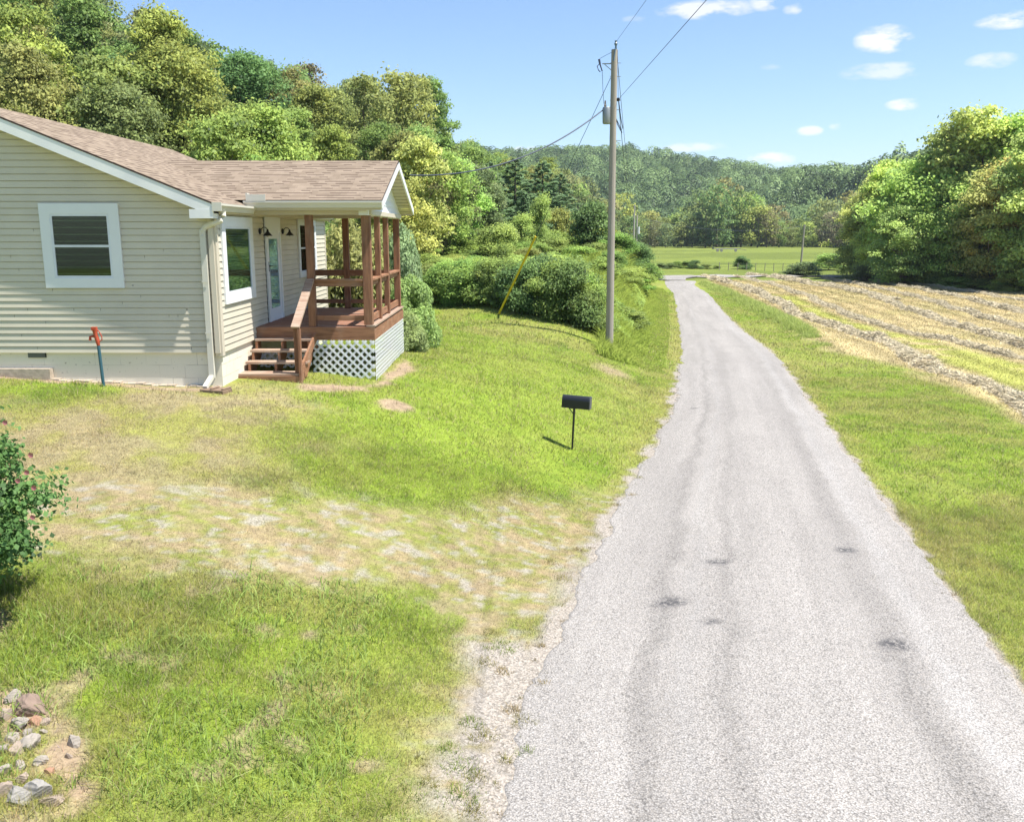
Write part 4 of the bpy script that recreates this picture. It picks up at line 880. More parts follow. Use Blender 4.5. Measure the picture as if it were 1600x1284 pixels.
def utility_pole():
    b0 = G(952, 544); Y = b0.y; top = P(960, 78, Y); lean = top - b0
    p = tag(empty('utility_pole', b0), 'tall weathered wooden utility pole with a grey transformer at the edge of the lawn', 'utility pole')
    m = MB(); m.tube([Vector((0, 0, -.6)), Vector((0, 0, 0)), lean * .35, lean * .7, lean], [.135, .13, .118, .105, .095], 16); m.build('pole', M_pole, p, smooth=True)
    s = Y / F
    def L(px, py, dy=0): return P(px, py, Y + dy) - b0
    a, c = L(948, 168), L(948, 194); m = MB(); m.tube([c, c + Vector((0, 0, .04)), a - Vector((0, 0, .03)), a], [.12, .135, .135, .12], 18); tf = m.build('transformer', M_metal, p, smooth=True)
    m = MB(); m.tube([a + Vector((-.05, 0, 0)), a + Vector((-.05, 0, .07)), a + Vector((-.05, 0, .09)), a + Vector((-.05, 0, .20))], [.03, .045, .03, .025], 8); m.build('bushing', simple('porcelain', (.30, .25, .22), .3), tf)
    for q_, z_ in ((a, -.15), (c, .08)): m = MB(); m.box(q_ + Vector((.1, -.05, z_)), q_ + Vector((.22, .05, z_ + .07))); m.build('mounting_bracket', M_metal, p)
    # fuse cutout on a short arm, near the top
    e = L(941, 100); m = MB(); m.beam(L(955, 100), e, .03, .03); m.beam(L(955, 110), e + Vector((.05, 0, 0)), .02, .02); m.build('cutout_arm', M_metal, p)
    m = MB(); m.tube([L(936, 93), L(937.5, 101)], [.035, .03], 8); m.tube([L(937.5, 101), L(941, 112)], [.022, .018], 8); m.tube([L(937, 100), L(933, 104), L(935, 110), L(938, 113)], .014, 6); m.build('fuse_cutout', simple('dark_insulator', (.05, .055, .09), .3), p)
    m = MB(); m.tube([lean + Vector((-.03, -.11, -.35)), lean + Vector((.03, -.11, .12)), lean + Vector((.03, -.11, .16))], [.02, .02, .012], 8); m.tube([lean + Vector((.03, -.11, .10)), lean + Vector((.03, -.11, .16)), lean + Vector((.03, -.11, .20)), lean + Vector((.03, -.11, .24))], [.04, .055, .03, .045], 10); m.build('top_insulator', simple('insulator', (.12, .18, .25), .3), p)
    q = L(966, 156); m = MB(); m.beam(L(961, 156), q + Vector((.05, 0, 0)), .03, .05); m.tube([q + Vector((0, 0, -.05)), q + Vector((0, 0, .05))], .045, 8); m.build('side_insulator', M_blk, p)
    for py in (99, 120, 157, 172, 220): m = MB(); c = L(961, py); m.beam(c + Vector((-.16, 0, 0)), c + Vector((.18, 0, 0)), .018, .018); m.build('bolt', M_metal, p)
    m = MB(); m.tube([L(965, 78), L(965.5, 120), L(966, 156)], .006, 5, False); m.tube([L(967, 160), L(970, 185), L(973, 200), L(970, 205), L(965, 195), L(962, 184)], .014, 5, False); m.tube([L(941, 113), L(942, 140), L(943.5, 163)], .007, 5, False); m.tube([L(960, 80), L(948, 86), L(937, 92)], .006, 5, False)
    m.tube([L(953, 172), L(961, 182), L(968, 197), L(972, 208)], .012, 5, False); m.build('jumper_wire', M_wire, p)
    # spans: to the pole behind the viewer, onward to the far poles, to the house, and the guy
    def wire(name, pts, r, lab, cat='wire', mat=M_wire, grp=None): m = MB(); m.tube(pts, r, 6, False); o = m.build(name, mat, None, smooth=True); return tag(o, lab, cat, grp)
    T = b0 + lean + Vector((.03, -.11, .2)); S = b0 + q + Vector((0, -.03, 0))
    x1 = P(1010, 0, 20.5); x2 = P(1105, -1, 16.0)
    def span_back(A, Bv, name, lab, r):
        d = (Bv - A); far = A + d * ((Y + 18) / (A.y - Bv.y)); return wire(name, [A.lerp(far, t) + Vector((0, 0, .35 * (t * t) * 3 * 0)) for t in np.linspace(0, 1, 20)], r, lab)
    span_back(T, x1, 'power_line', 'upper overhead wire running from the pole top towards the viewer', .0045)
    span_back(S, x2, 'power_line', 'lower overhead wire running from the pole side towards the viewer', .0065)
    return b0, T, S, p, wire, lean, L
b_p, T_p, S_p, pole_o, wire, lean_p, L_p = utility_pole()
def pole_extras():
    far1 = P(991.5, 323, 140); far2 = P(990, 333, 140)
    wire('power_line', catenary(T_p, far1, 1.6), .010, 'thin upper wire running on from the pole to the paired far poles')
    wire('power_line', catenary(S_p, far2, 1.8), .012, 'thin lower wire running on from the pole to the paired far poles')
    A = b_p + L_p(941, 173); Bq = P(640, 274, 23.5); wire('service_cable', catenary(A, Bq, .55), .020, 'sagging service cable from the transformer to the house', 'cable')
    g = G(779, 492); A = b_p + L_p(954, 122); gd = tag(empty('guy_wire', g), 'slanting guy wire of the utility pole with a yellow guard at its foot', 'guy wire')
    m = MB(); m.tube([Vector((0, 0, -.05)), A - g], .009, 6, False); m.build('strand', M_wire, gd)
    d = (A - g).normalized(); m = MB(); m.tube([d * .05, d * 3.3], .042, 10); m.build('guard', M_guard, gd, smooth=True)
    # far poles
    for px, top, Y, z0, r, lab in ((991.5, 320, 140, -1, .16, 'taller of the two distant poles beside the road bend'), (995.5, 336, 128, -1, .14, 'shorter of the two distant poles, carrying a pale transformer')):
        t_ = P(px, top, Y); b = gp(t_.x, t_.y); o = tag(empty('utility_pole', b), lab, 'utility pole')
        m = MB(); m.tube([(0, 0, -.2), (0, 0, t_.z - b.z)], [r, r * .75], 8); m.build('pole', simple('far_pole', (.42, .38, .33), .9), o)
        if px > 993: m = MB(); m.tube([(.22, -.1, t_.z - b.z - 2.6), (.22, -.1, t_.z - b.z - 1.6)], .2, 8); m.build('transformer', simple('pale_metal', (.6, .6, .6), .5), o)
    b = G(1251, 414); t_ = P(1257, 351, b.y); o = tag(empty('utility_pole', b), 'slightly leaning pole in a dark weed clump at the far edge of the hay field', 'utility pole')
    m = MB(); m.tube([Vector((0, 0, -.2)), t_ - b], [.16, .12], 8); m.build('pole', M_pole, o)
    m = MB(); c = (t_ - b) * .97; m.beam(c + Vector((-.25, 0, 0)), c + Vector((.25, 0, 0)), .08, .08); m.build('crossarm', M_pole, o)
    q1 = P(996, 352, 128); q2 = P(1257, 362, b.y); q3 = P(1345, 372, b.y - 10)
    wire('power_line', catenary(P(996, 340, 128), P(1257, 353, b.y), 1.2), .022, 'distant wire between the paired poles and the leaning pole', grp=None)
    wire('power_line', catenary(P(1257, 353, b.y), P(1420, 362, b.y - 14), 1.2), .022, 'distant wire running from the leaning pole into the tall trees')
pole_extras()
def rocks():
    spec = [(20, 1090, .075, .055, 0, 'pale grey stone at the top left of the rock pile'), (48, 1108, .15, .10, 1, 'largest brown slab lying across the top of the rock pile'), (12, 1118, .07, .06, 2, 'grey-brown stone at the picture edge of the rock pile'),
            (31, 1132, .085, .06, 0, 'pale stone just below the brown slab'), (56, 1127, .055, .05, 3, 'reddish stone wedged under the brown slab'), (72, 1127, .05, .04, 2, 'small dull stone right of the reddish one'),
            (20, 1150, .085, .035, 0, 'flat pale stone in the middle of the pile'), (43, 1146, .05, .06, 0, 'small upright pale stone in the middle of the pile'), (50, 1163, .09, .07, 0, 'rounded pale stone with a shaded side'),
            (28, 1172, .075, .06, 2, 'stone in shade left of the rounded pale one'), (114, 1160, .07, .075, 0, 'white stone standing apart in the grass'), (2, 1172, .06, .06, 0, 'pale stone cut by the left picture edge'),
            (60, 1190, .07, .045, 0, 'low pale stone half sunk in straw'), (77, 1205, .05, .03, 3, 'orange-red stone lower in the pile'), (30, 1196, .06, .04, 0, 'small pale stone by the straw'), (34, 1216, .07, .05, 2, 'dull stone under bent grass'),
            (60, 1238, .13, .08, 4, 'large grey stone at the bottom of the pile'), (30, 1246, .11, .07, 4, 'grey stone beside the largest bottom stone'), (84, 1250, .10, .05, 2, 'tan stone on the right of the bottom row'), (10, 1236, .09, .06, 2, 'tan stone at the bottom left edge'),
            (108, 1180, .035, .03, 2, 'pebble below the white stone'), (8, 1205, .06, .05, 0, 'pale stone low on the left edge'), (68, 1142, .03, .03, 0, 'pale pebble beside the dull stone')]
    mats = [simple('pale_stone', (.31, .27, .225), .9, .4, 16, 1.), simple('brown_stone', (.24, .17, .13), .9, .3, 12, .6), simple('tan_stone', (.33, .26, .20), .9, .3, 12, .6), simple('red_stone', (.34, .19, .12), .9, .3, 12, .6), simple('grey_stone', (.28, .26, .23), .9, .35, 12, .6)]
    R = random.Random(3)
    for i, (px, py, w, h, mi, lab) in enumerate(spec):
        g = G(px, py + 4); bm = bmesh.new(); bmesh.ops.create_icosphere(bm, subdivisions=4, radius=1)
        pl = [(Vector((R.gauss(0, 1), R.gauss(0, 1), R.gauss(0, .8))).normalized(), R.uniform(.45, .85)) for _ in range(9)]
        for v in bm.verts:
            c = v.co.copy()
            for n_, d in pl:
                k = c.dot(n_) - d
                if k > 0: c -= n_ * k
            c *= 1 + .05 * math.sin(c.x * 7 + i) * math.sin(c.y * 9 + 2 * i) + .03 * math.sin(c.z * 17 + c.x * 13); v.co = Vector((c.x * w * .95, c.y * w * .7, c.z * h * 1.0))
        me = bpy.data.meshes.new('rock'); bm.to_mesh(me); bm.free(); me.materials.append(mats[mi]); o = link('rock', me, None, g + Vector((0, 0, h * .3))); o.rotation_euler = (R.uniform(-.3, .3), R.uniform(-.3, .3), R.uniform(0, 6))
        tag(o, lab, 'rock', 'rocks heaped in the lower left corner')
rocks()
# ------------------------------------------------------------------ vegetation
def rand_unit(n, rng=RNG):
    v = rng.normal(size=(n, 3)); return v / np.linalg.norm(v, axis=1, keepdims=True)
def cards(C, Nn, size, tone, asp=.6, rng=RNG, droop=None):
    """leaf-shaped four-cornered faces at centres C facing Nn"""
    n = len(C); size = np.broadcast_to(np.asarray(size, float), (n,))
    r = rand_unit(n, rng)
    if droop is not None: r = r * .45 + np.array([0, 0, -1.]) * droop
    u = r - Nn * np.sum(r * Nn, 1, keepdims=True); u /= np.linalg.norm(u, axis=1, keepdims=True) + 1e-9; w = np.cross(Nn, u)
    a = u * (size * .5)[:, None]; b = w * (size * .5 * asp)[:, None]
    V = np.stack([C - a, C + b - a * .15, C + a, C - b - a * .15], 1).reshape(-1, 3)
    Q = np.arange(n * 4).reshape(n, 4)
    return V, Q, np.repeat(tone, 4)
def crown(kind, seed, leaf=.3, n=6000, R=3.2, Hh=9., base=.18, asp=.62):
    """leaf faces of a crown; foot of the tree at the origin"""
    g = np.random.default_rng(seed); K = {'broad': 95, 'tall': 120, 'round': 80, 'bush': 26, 'shrub': 40}[kind]
    # clump centres inside an uneven envelope
    th = g.uniform(0, 2 * np.pi, K); t = g.uniform(0, 1, K)
    if kind == 'bush': t = g.uniform(0, 1, K) ** .8
    lob = 1 + .22 * np.sin(2 * th + seed) + .15 * np.sin(3 * th + seed * 2.1)
    prof = {'broad': np.sin(np.pi * (t * .86 + .12)) ** .65, 'tall': np.clip(np.sin(np.pi * (t * .80 + .14)) ** .6, 0, 1), 'round': np.sin(np.pi * (t * .9 + .08)) ** .5, 'bush': np.sqrt(np.clip(1 - t ** 2, 0, 1)) * .95, 'shrub': np.sin(np.pi * (t * .8 + .16)) ** .5}[kind]
    rad = R * prof * lob * np.sqrt(g.uniform(.12, 1.15, K)) * .86
    z0 = Hh * base; cz = z0 + (Hh - z0) * (t * .90 + .05)
    cc = np.stack([rad * np.cos(th), rad * np.sin(th), cz], 1)
    rc = R * g.uniform(.13, .34, K) * (1.1 if kind in ('broad', 'round') else 1.0) * (1.35 if kind == 'bush' else 1.75 if kind == 'shrub' else 1)
    ctone = g.uniform(.25, .75, K)
    w = rc ** 2; w /= w.sum(); ci = g.choice(K, n, p=w)
    d = rand_unit(n, g); d[:, 2] = np.where(d[:, 2] < -.35, -d[:, 2] * .6, d[:, 2]); d /= np.linalg.norm(d, axis=1, keepdims=True)
    rr = (1 - .5 * g.uniform(0, 1, n) ** 1.9) * (1 + .24 * g.normal(size=n)); sq = np.array([1, 1, .78])
    C = cc[ci] + d * sq * (rc[ci] * rr)[:, None]
    C[:, 2] = np.maximum(C[:, 2], .05 + g.uniform(0, .3, n) * min(1, Hh * .1))
    Nn = d * .9 + rand_unit(n, g) * 1.0 + np.array([0, 0, .35]); Nn /= np.linalg.norm(Nn, axis=1, keepdims=True)
    tone = np.clip(ctone[ci] + g.normal(0, .15, n) + .12 * (C[:, 2] / Hh - .5), 0, 1)  # height term paints light from above: leaves paler towards the crown top
    V, Q, T = cards(C, Nn, leaf * g.uniform(.65, 1.35, n), tone, asp, g)
    return V, Q, T, cc, rc
def crown_mesh(name, *a, **k):
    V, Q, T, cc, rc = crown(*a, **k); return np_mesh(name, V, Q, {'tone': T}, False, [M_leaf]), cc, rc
def trunk_mb(Hh, r, cc, seed, limbs=9, top=.85):
    g = random.Random(seed); m = MB(); n = 6; pts = [Vector((g.uniform(-.06, .06) * k, g.uniform(-.06, .06) * k, -.3 + (Hh * top + .3) * k / n)) for k in range(n + 1)]
    m.tube(pts, [r * (1.25 if k == 0 else 1 - .85 * k / n) for k in range(n + 1)], 8)
    idx = list(range(len(cc))); g.shuffle(idx)
    for i in idx[:limbs]:
        c = Vector(cc[i]); zb = max(.12 * Hh, c.z - abs(c.x) - abs(c.y) * .5 - .5); f = min(1, zb / (Hh * top)); p = pts[min(n, int(f * n))].copy(); p.z = zb
        mid = p.lerp(c, .5) + Vector((0, 0, -.12 * (c - p).length)); m.tube([p, mid, c], [r * .38 * (1 - .5 * f), r * .22, r * .06], 5)
    return m
def make_tree(name, kind, seed, leaf, n, R, Hh, base, col, label, cat='tree', group=None, tr=.16, limbs=9, bark=None):
    o = empty(name); me, cc, rc = crown_mesh(name + '_crown', kind, seed, leaf=leaf, n=n, R=R, Hh=Hh, base=base)
    c = link('crown', me, o); c.color = (*col, 1)
    trunk_mb(Hh, tr, cc, seed, limbs).build('trunk', bark or M_bark, o, smooth=True)
    return tag(o, label, cat, group)
def pine_mesh(seed, Hh=13., R=3.2, n=9000, leaf=.5):
    g = np.random.default_rng(seed); Vs = []; Qs = []; Ts = []; nb = 78; o = 0
    C = []; D = []; T = []
    for k in range(nb):
        t = (k + .5) / nb; z = Hh * (.05 + .93 * t); L = R * (1 - t) ** .75 * g.uniform(.7, 1.15) + .25; th = k * 2.4 + g.uniform(-.3, .3)
        m = int(n / nb * (L / R) * 1.9) + 8; s = np.sqrt(g.uniform(.04, 1, m)); wd = L * .26 * (1 - .45 * s)
        a = g.normal(0, 1, m) * .5; ux, uy = math.cos(th), math.sin(th)
        x = ux * L * s - uy * wd * a; y = uy * L * s + ux * wd * a; zz = z + L * (.16 * s ** 2 - .10 * s) + g.normal(0, .12, m) - abs(a) * wd * .3
        C.append(np.stack([x, y, zz], 1)); D.append(np.broadcast_to([ux * .8, uy * .8, .38], (m, 3))); T.append(np.clip(g.uniform(.25, .6) + .25 * s + g.normal(0, .12, m), 0, 1))
    C = np.concatenate(C); D = np.concatenate(D); T = np.concatenate(T); n = len(C)
    Nn = rand_unit(n, g) * .6 + np.array([0, 0, .9]); Nn /= np.linalg.norm(Nn, axis=1, keepdims=True)
    u = D + rand_unit(n, g) * .45; u -= Nn * np.sum(u * Nn, 1, keepdims=True); u /= np.linalg.norm(u, axis=1, keepdims=True); w = np.cross(Nn, u)
    s = leaf * g.uniform(.6, 1.3, n); a = u * (s * .5)[:, None]; b = w * (s * .13)[:, None]
    V = np.stack([C - a, C + b, C + a, C - b], 1).reshape(-1, 3)
    return np_mesh('pine_crown', V, np.arange(n * 4).reshape(n, 4), {'tone': np.repeat(T, 4)}, False, [M_leaf])
GC = dict(green=(.105, .155, .030), yellow=(.148, .186, .038), olive=(.130, .155, .040), dark=(.080, .130, .034), lime=(.140, .200, .036), blue=(.10, .165, .075), dull=(.115, .140, .050), sunny=(.29, .34, .060), mid=(.23, .29, .060))
def tint(base, rnd, s=.12): return tuple(max(.005, c * rnd.uniform(1 - s, 1 + s)) for c in base)
WORDS = dict(green='mid-green', yellow='yellow-green', olive='olive', dark='dark green', lime='bright green', blue='bluish dark green', dull='dull grey-green', sunny='sunlit yellow-green', mid='fresh green')
def forest():
    R = random.Random(21)
    near = [make_tree('broadleaf_tree', k, s, .235, int(n * 1.6), r, h, b, GC['green'], 'x', group='trees on the wooded hill', limbs=10)
            for k, s, n, r, h, b in (('broad', 1, 9000, 3.3, 8.6, .10), ('round', 2, 9000, 3.4, 7.6, .08), ('tall', 3, 9500, 2.9, 10.5, .12), ('broad', 4, 9000, 3.6, 9.2, .12), ('tall', 8, 9000, 2.6, 9.5, .1))]
    farp = [make_tree('broadleaf_tree', k, s, .36, 5600, r, h, b, GC['green'], 'x', group='trees on the wooded hill', limbs=4)
            for k, s, r, h, b in (('broad', 5, 3.8, 10.5, .1), ('round', 6, 3.9, 10, .1), ('tall', 7, 3.3, 12.5, .1), ('tall', 9, 3.0, 11.5, .12))]
    used = set()
    def put(protos, x, y, s, col, label, grp, extra=''):
        p = R.choice(protos)
        if id(p) in used: o = copy_tree(p)
        else: o = p; used.add(id(p))
        o.location = gp(x, y, -.15); o.rotation_euler.z = R.uniform(0, 6.28); o.scale = (s * R.uniform(.9, 1.1), s * R.uniform(.9, 1.1), s * R.uniform(.9, 1.12))
        o['label'] = label; o['category'] = 'tree'; o['group'] = grp
        for c in o.children:
            if 'crown' in c.name: c.color = (*tint(GC[col], R, .16), 1)
        return o
    # hill: dart throwing on the visible slope
    pts = []; tries = 0
    while tries < 26000 and len(pts) < 292:
        tries += 1
        a = R.uniform(-.66, .13); rb = float(np.interp(a, HA, HB)); rr = float(np.interp(a, HA, HR)); u = R.random()
        y = math.sqrt(rb * rb + u * ((rr * 1.06) ** 2 - rb * rb)); x = a * y
        if y < rb + 2 : continue
        if x > np.interp(y, RY, RL) - 9: continue
        if x > -13 and y < 26: continue
        md = 3.7 + .017 * y
        if all((x - p[0]) ** 2 + (y - p[1]) ** 2 > md * md for p in pts): pts.append((x, y))
    for x, y in pts:
        a = x / y; px = 802 + F * a; rb = np.interp(a, HA, HB); rr = np.interp(a, HA, HR); t = (y - rb) / (rr - rb)
        if t < .3: col = R.choice(['yellow', 'yellow', 'lime', 'green', 'olive'])
        elif t < .7: col = R.choice(['yellow', 'olive', 'green', 'green', 'dull', 'dark'])
        else: col = R.choice(['dull', 'green', 'dark', 'olive', 'dull'])
        if px > 720: col = R.choice(['green', 'green', 'dark', 'yellow'])
        where = 'low on' if t < .33 else ('halfway up' if t < .7 else 'near the crest of')
        side = 'behind the house' if px < 520 else ('beyond the porch gable' if px < 720 else 'above the vine-covered bank')
        lab = f'{WORDS[col]} broadleaf tree {where} the wooded hill {side}'
        near_ = y < 75; s = (R.uniform(.66, .98) if t > .15 else R.uniform(.55, .8)) * (.92 if near_ else .88)
        if t < .25: s *= .8
        put(near if near_ else farp, x, y, s, col, lab, 'trees on the wooded hill')
    for k in range(16):
        px = 610 + 150 * (k + R.random()) / 16; a_ = (px - 802) / F; Y = float(np.interp(a_, HA, HB)) + R.uniform(-6, 8); col = R.choice(['green', 'mid', 'yellow', 'dark', 'dull'])
        put(near, a_ * Y, Y, R.uniform(.42, .72), col, f'{WORDS[col]} small tree at the hill foot between porch gable and pines', 'trees on the wooded hill')
    # named single trees that stand out
    for px, Y, top, col, pi, lab in ((128, 56, -10, 'dark', 2, 'tall dark green tree standing out high behind the left end of the house roof'), (262, 50, 62, 'yellow', 3, 'wide golden-green tree in the middle of the slope behind the house'), (175, 47, 85, 'olive', 1, 'broad olive-gold tree left of the golden-green one behind the house'),
                                     (420, 46, 165, 'lime', 0, 'pale green leafy tree just above the porch roof'), (665, 95, 120, 'green', 2, 'tall green tree rising at the shoulder of the hill beyond the porch gable'), (345, 44, 175, 'yellow', 1, 'rounded yellow-green tree behind the roof valley')):
        q = P(px, top, Y); z = float(tz(q.x, Y)); hgt = q.z - z
        o = put([near[pi]], q.x, Y, 1.0, col, lab, None); s = max(.7, hgt / [8.6, 7.6, 10.5, 9.2][pi]); o.scale = (min(s, 1.25),) * 2 + (s,)
        if 'group' in o: del o['group']
    # pines by the foot of the hill
    pm = [pine_mesh(31), pine_mesh(32)]; pp = []
    for k, me in enumerate(pm):
        o = tag(empty('pine_tree'), 'x', 'pine tree'); c = link('crown', me, o); c.color = (*GC['blue'], 1); m = MB(); m.tube([(0, 0, -.3), (0, 0, 6), (0, 0, 12.5)], [.2, .13, .03], 8); m.build('trunk', M_bark, o, smooth=True); pp.append(o)
    spec = [(805, 78, 245, 385), (765, 74, 252, 385), (848, 80, 250, 385), (875, 86, 270, 380), (738, 70, 285, 390), (820, 70, 300, 390)]
    labs = ['tallest dark pine, in the middle of the pines beyond the bank', 'dark pine left of the tallest pine beyond the bank', 'broad blue-green pine right of the tallest pine', 'rightmost pine of the clump, nearest the utility pole', 'small leftmost pine of the clump beyond the bank', 'low young pine in front of the tallest pine']
    for i, ((px, Y, top, bot), lab) in enumerate(zip(spec, labs)):
        q = P(px, top, Y); z = float(tz(q.x, Y)); o = pp[i] if i < 2 else copy_tree(pp[i % 2]); o.location = (q.x, Y, z - .3); h = (q.z - z + .3) / 13; o.scale = (h * 1.65, h * 1.65, h); o.rotation_euler.z = R.uniform(0, 6); o['label'] = lab
    # tall trees at the right edge of the hay field
    big = [make_tree('broadleaf_tree', k, s, .30, 26000, r, h, .03, GC['green'], 'x', limbs=14, tr=.22) for k, s, r, h in (('tall', 41, 4.4, 14.), ('tall', 42, 4.0, 14.5), ('broad', 43, 4.8, 12.))]
    row = [(1356, 106, 300, 'mid', 2, 'leftmost small tree of the row at the field edge'), (1378, 104, 268, 'mid', 0, 'second tree from the left in the row at the field edge'), (1402, 99, 246, 'sunny', 1, 'yellowish tree near the left end of the field-edge row'),
           (1432, 96, 240, 'mid', 0, 'green rounded tree in the left half of the field-edge row'), (1466, 92, 240, 'mid', 2, 'lower green tree in the middle of the field-edge row'), (1462, 91, 300, 'mid', 2, 'dark lower tree standing in front of the middle of the row'),
           (1505, 92, 188, 'mid', 1, 'tall green tree left of the highest crown of the row'), (1545, 90, 158, 'sunny', 0, 'highest crown of the field-edge row, sunlit yellow-green'), (1588, 88, 172, 'mid', 1, 'tall tree at the right end of the field-edge row'),
           (1510, 87, 285, 'mid', 2, 'dark bushy tree in front of the highest crown'), (1562, 84, 262, 'mid', 2, 'leafy tree in front near the right picture edge'), (1612, 82, 232, 'sunny', 0, 'yellow-green tree cut by the right picture edge'),
           (1640, 78, 190, 'mid', 1, 'dark tall tree mostly beyond the right picture edge'), (1415, 90, 320, 'mid', 2, 'dark low tree at the foot of the left end of the row'), (1690, 76, 220, 'mid', 0, 'green tree standing just outside the right edge'), (1385, 97, 335, 'mid', 2, 'small green tree at the foot of the row by the mown field')]
    for i, (px, Y, top, col, pi, lab) in enumerate(row):
        q = P(px, top, Y); z = float(tz(q.x, Y)); s = (q.z - z) / [14, 14.5, 12][pi]
        o = put([big[pi]], q.x, Y, 1, col, lab, 'tall trees along the right edge of the hay field'); w = max(s * 1.0, .72); o.scale = (w, w, s); o.location.z = z - .2
    # trees of the valley bottom, beyond the far meadow
    midp = [make_tree('broadleaf_tree', k, s, .85, 1900, r, h, .02, GC['green'], 'x', limbs=3, tr=.25) for k, s, r, h in (('broad', 51, 6.2, 15.), ('round', 52, 6.6, 14.), ('tall', 53, 5.4, 17.))]
    n = 54
    for k in range(n):
        px = 850 + (1372 - 850) * (k + R.uniform(.1, .9)) / n; row_ = k % 2; Y = (318 if row_ else 345) + R.uniform(-9, 9)
        if px < 1000: Y -= 40 * (1000 - px) / 100
        ph = 372 - (312 + 14 * math.sin(px / 31.) - (10 if 1080 < px < 1220 else 0)) + R.uniform(-9, 9) - (10 if row_ else 0)
        s = ph / F * Y / 15.; col = R.choice(['olive', 'yellow', 'green', 'dull', 'dark'])
        side = 'left' if px < 1060 else ('middle' if px < 1210 else 'right')
        o = put(midp, (px - 802) / F * Y, Y, s, col, f'{WORDS[col]} rounded tree in the {side} of the {"front" if row_ else "rear"} row beyond the far meadow', 'trees lining the far side of the meadow')
    return R, put
FR_, put_tree = forest()
def far_forest():
    g = np.random.default_rng(5); C = []; N_ = []; S = []; T = []
    def scatter(a0, a1, fy0, fy1, cnt, tag_):
        a = g.uniform(a0, a1, cnt); u = g.uniform(0, 1, cnt); r0 = fy0(a); r1 = fy1(a); y = np.sqrt(r0 ** 2 + u * (r1 ** 2 - r0 ** 2)); return a * y, y
    x1, y1 = scatter(-.05, .62, lambda a: np.interp(a, FA, FB) - 30, lambda a: np.interp(a, FA, FR) * 1.04, 2600, 0)
    for x, y in zip(x1, y1):
        if y < 330: R_ = g.uniform(2.8, 4.2); m = 170; ls = .75
        else: R_ = g.uniform(3.6, 7.2); m = 260; ls = .92
        z = float(0); d = rand_unit(m, g); d[:, 2] = np.abs(d[:, 2]) * .95 - .22; ct = np.clip(g.normal(.38, .30), 0, 1)
        lob = 1 + .25 * np.sin(3 * np.arctan2(d[:, 1], d[:, 0]) + x)
        C.append(np.stack([x + d[:, 0] * R_ * lob, y + d[:, 1] * R_ * lob, d[:, 2] * R_ * 1.5 + R_ * 1.1], 1)); nn = d + rand_unit(m, g) * .22 + [0, 0, .1]; N_.append(nn / np.linalg.norm(nn, axis=1, keepdims=True)); S.append(np.full(m, ls) * g.uniform(.8, 1.4, m)); T.append(np.clip(ct + g.normal(0, .09, m), 0, 1))
    C = np.concatenate(C); cx = np.concatenate([np.full(len(n_), 0) for n_ in N_])
    zz = tz(C[:, 0], C[:, 1]); C[:, 2] += zz
    V, Q, TT = cards(C, np.concatenate(N_), np.concatenate(S), np.concatenate(T), .9, g)
    o = link('far_forest', np_mesh('far_forest', V, Q, {'tone': TT}, False, [M_fleaf])); o.color = (.088, .135, .044, 1)
    tag(o, 'continuous forest covering the distant hills across the valley', 'forest', kind='stuff')
far_forest()
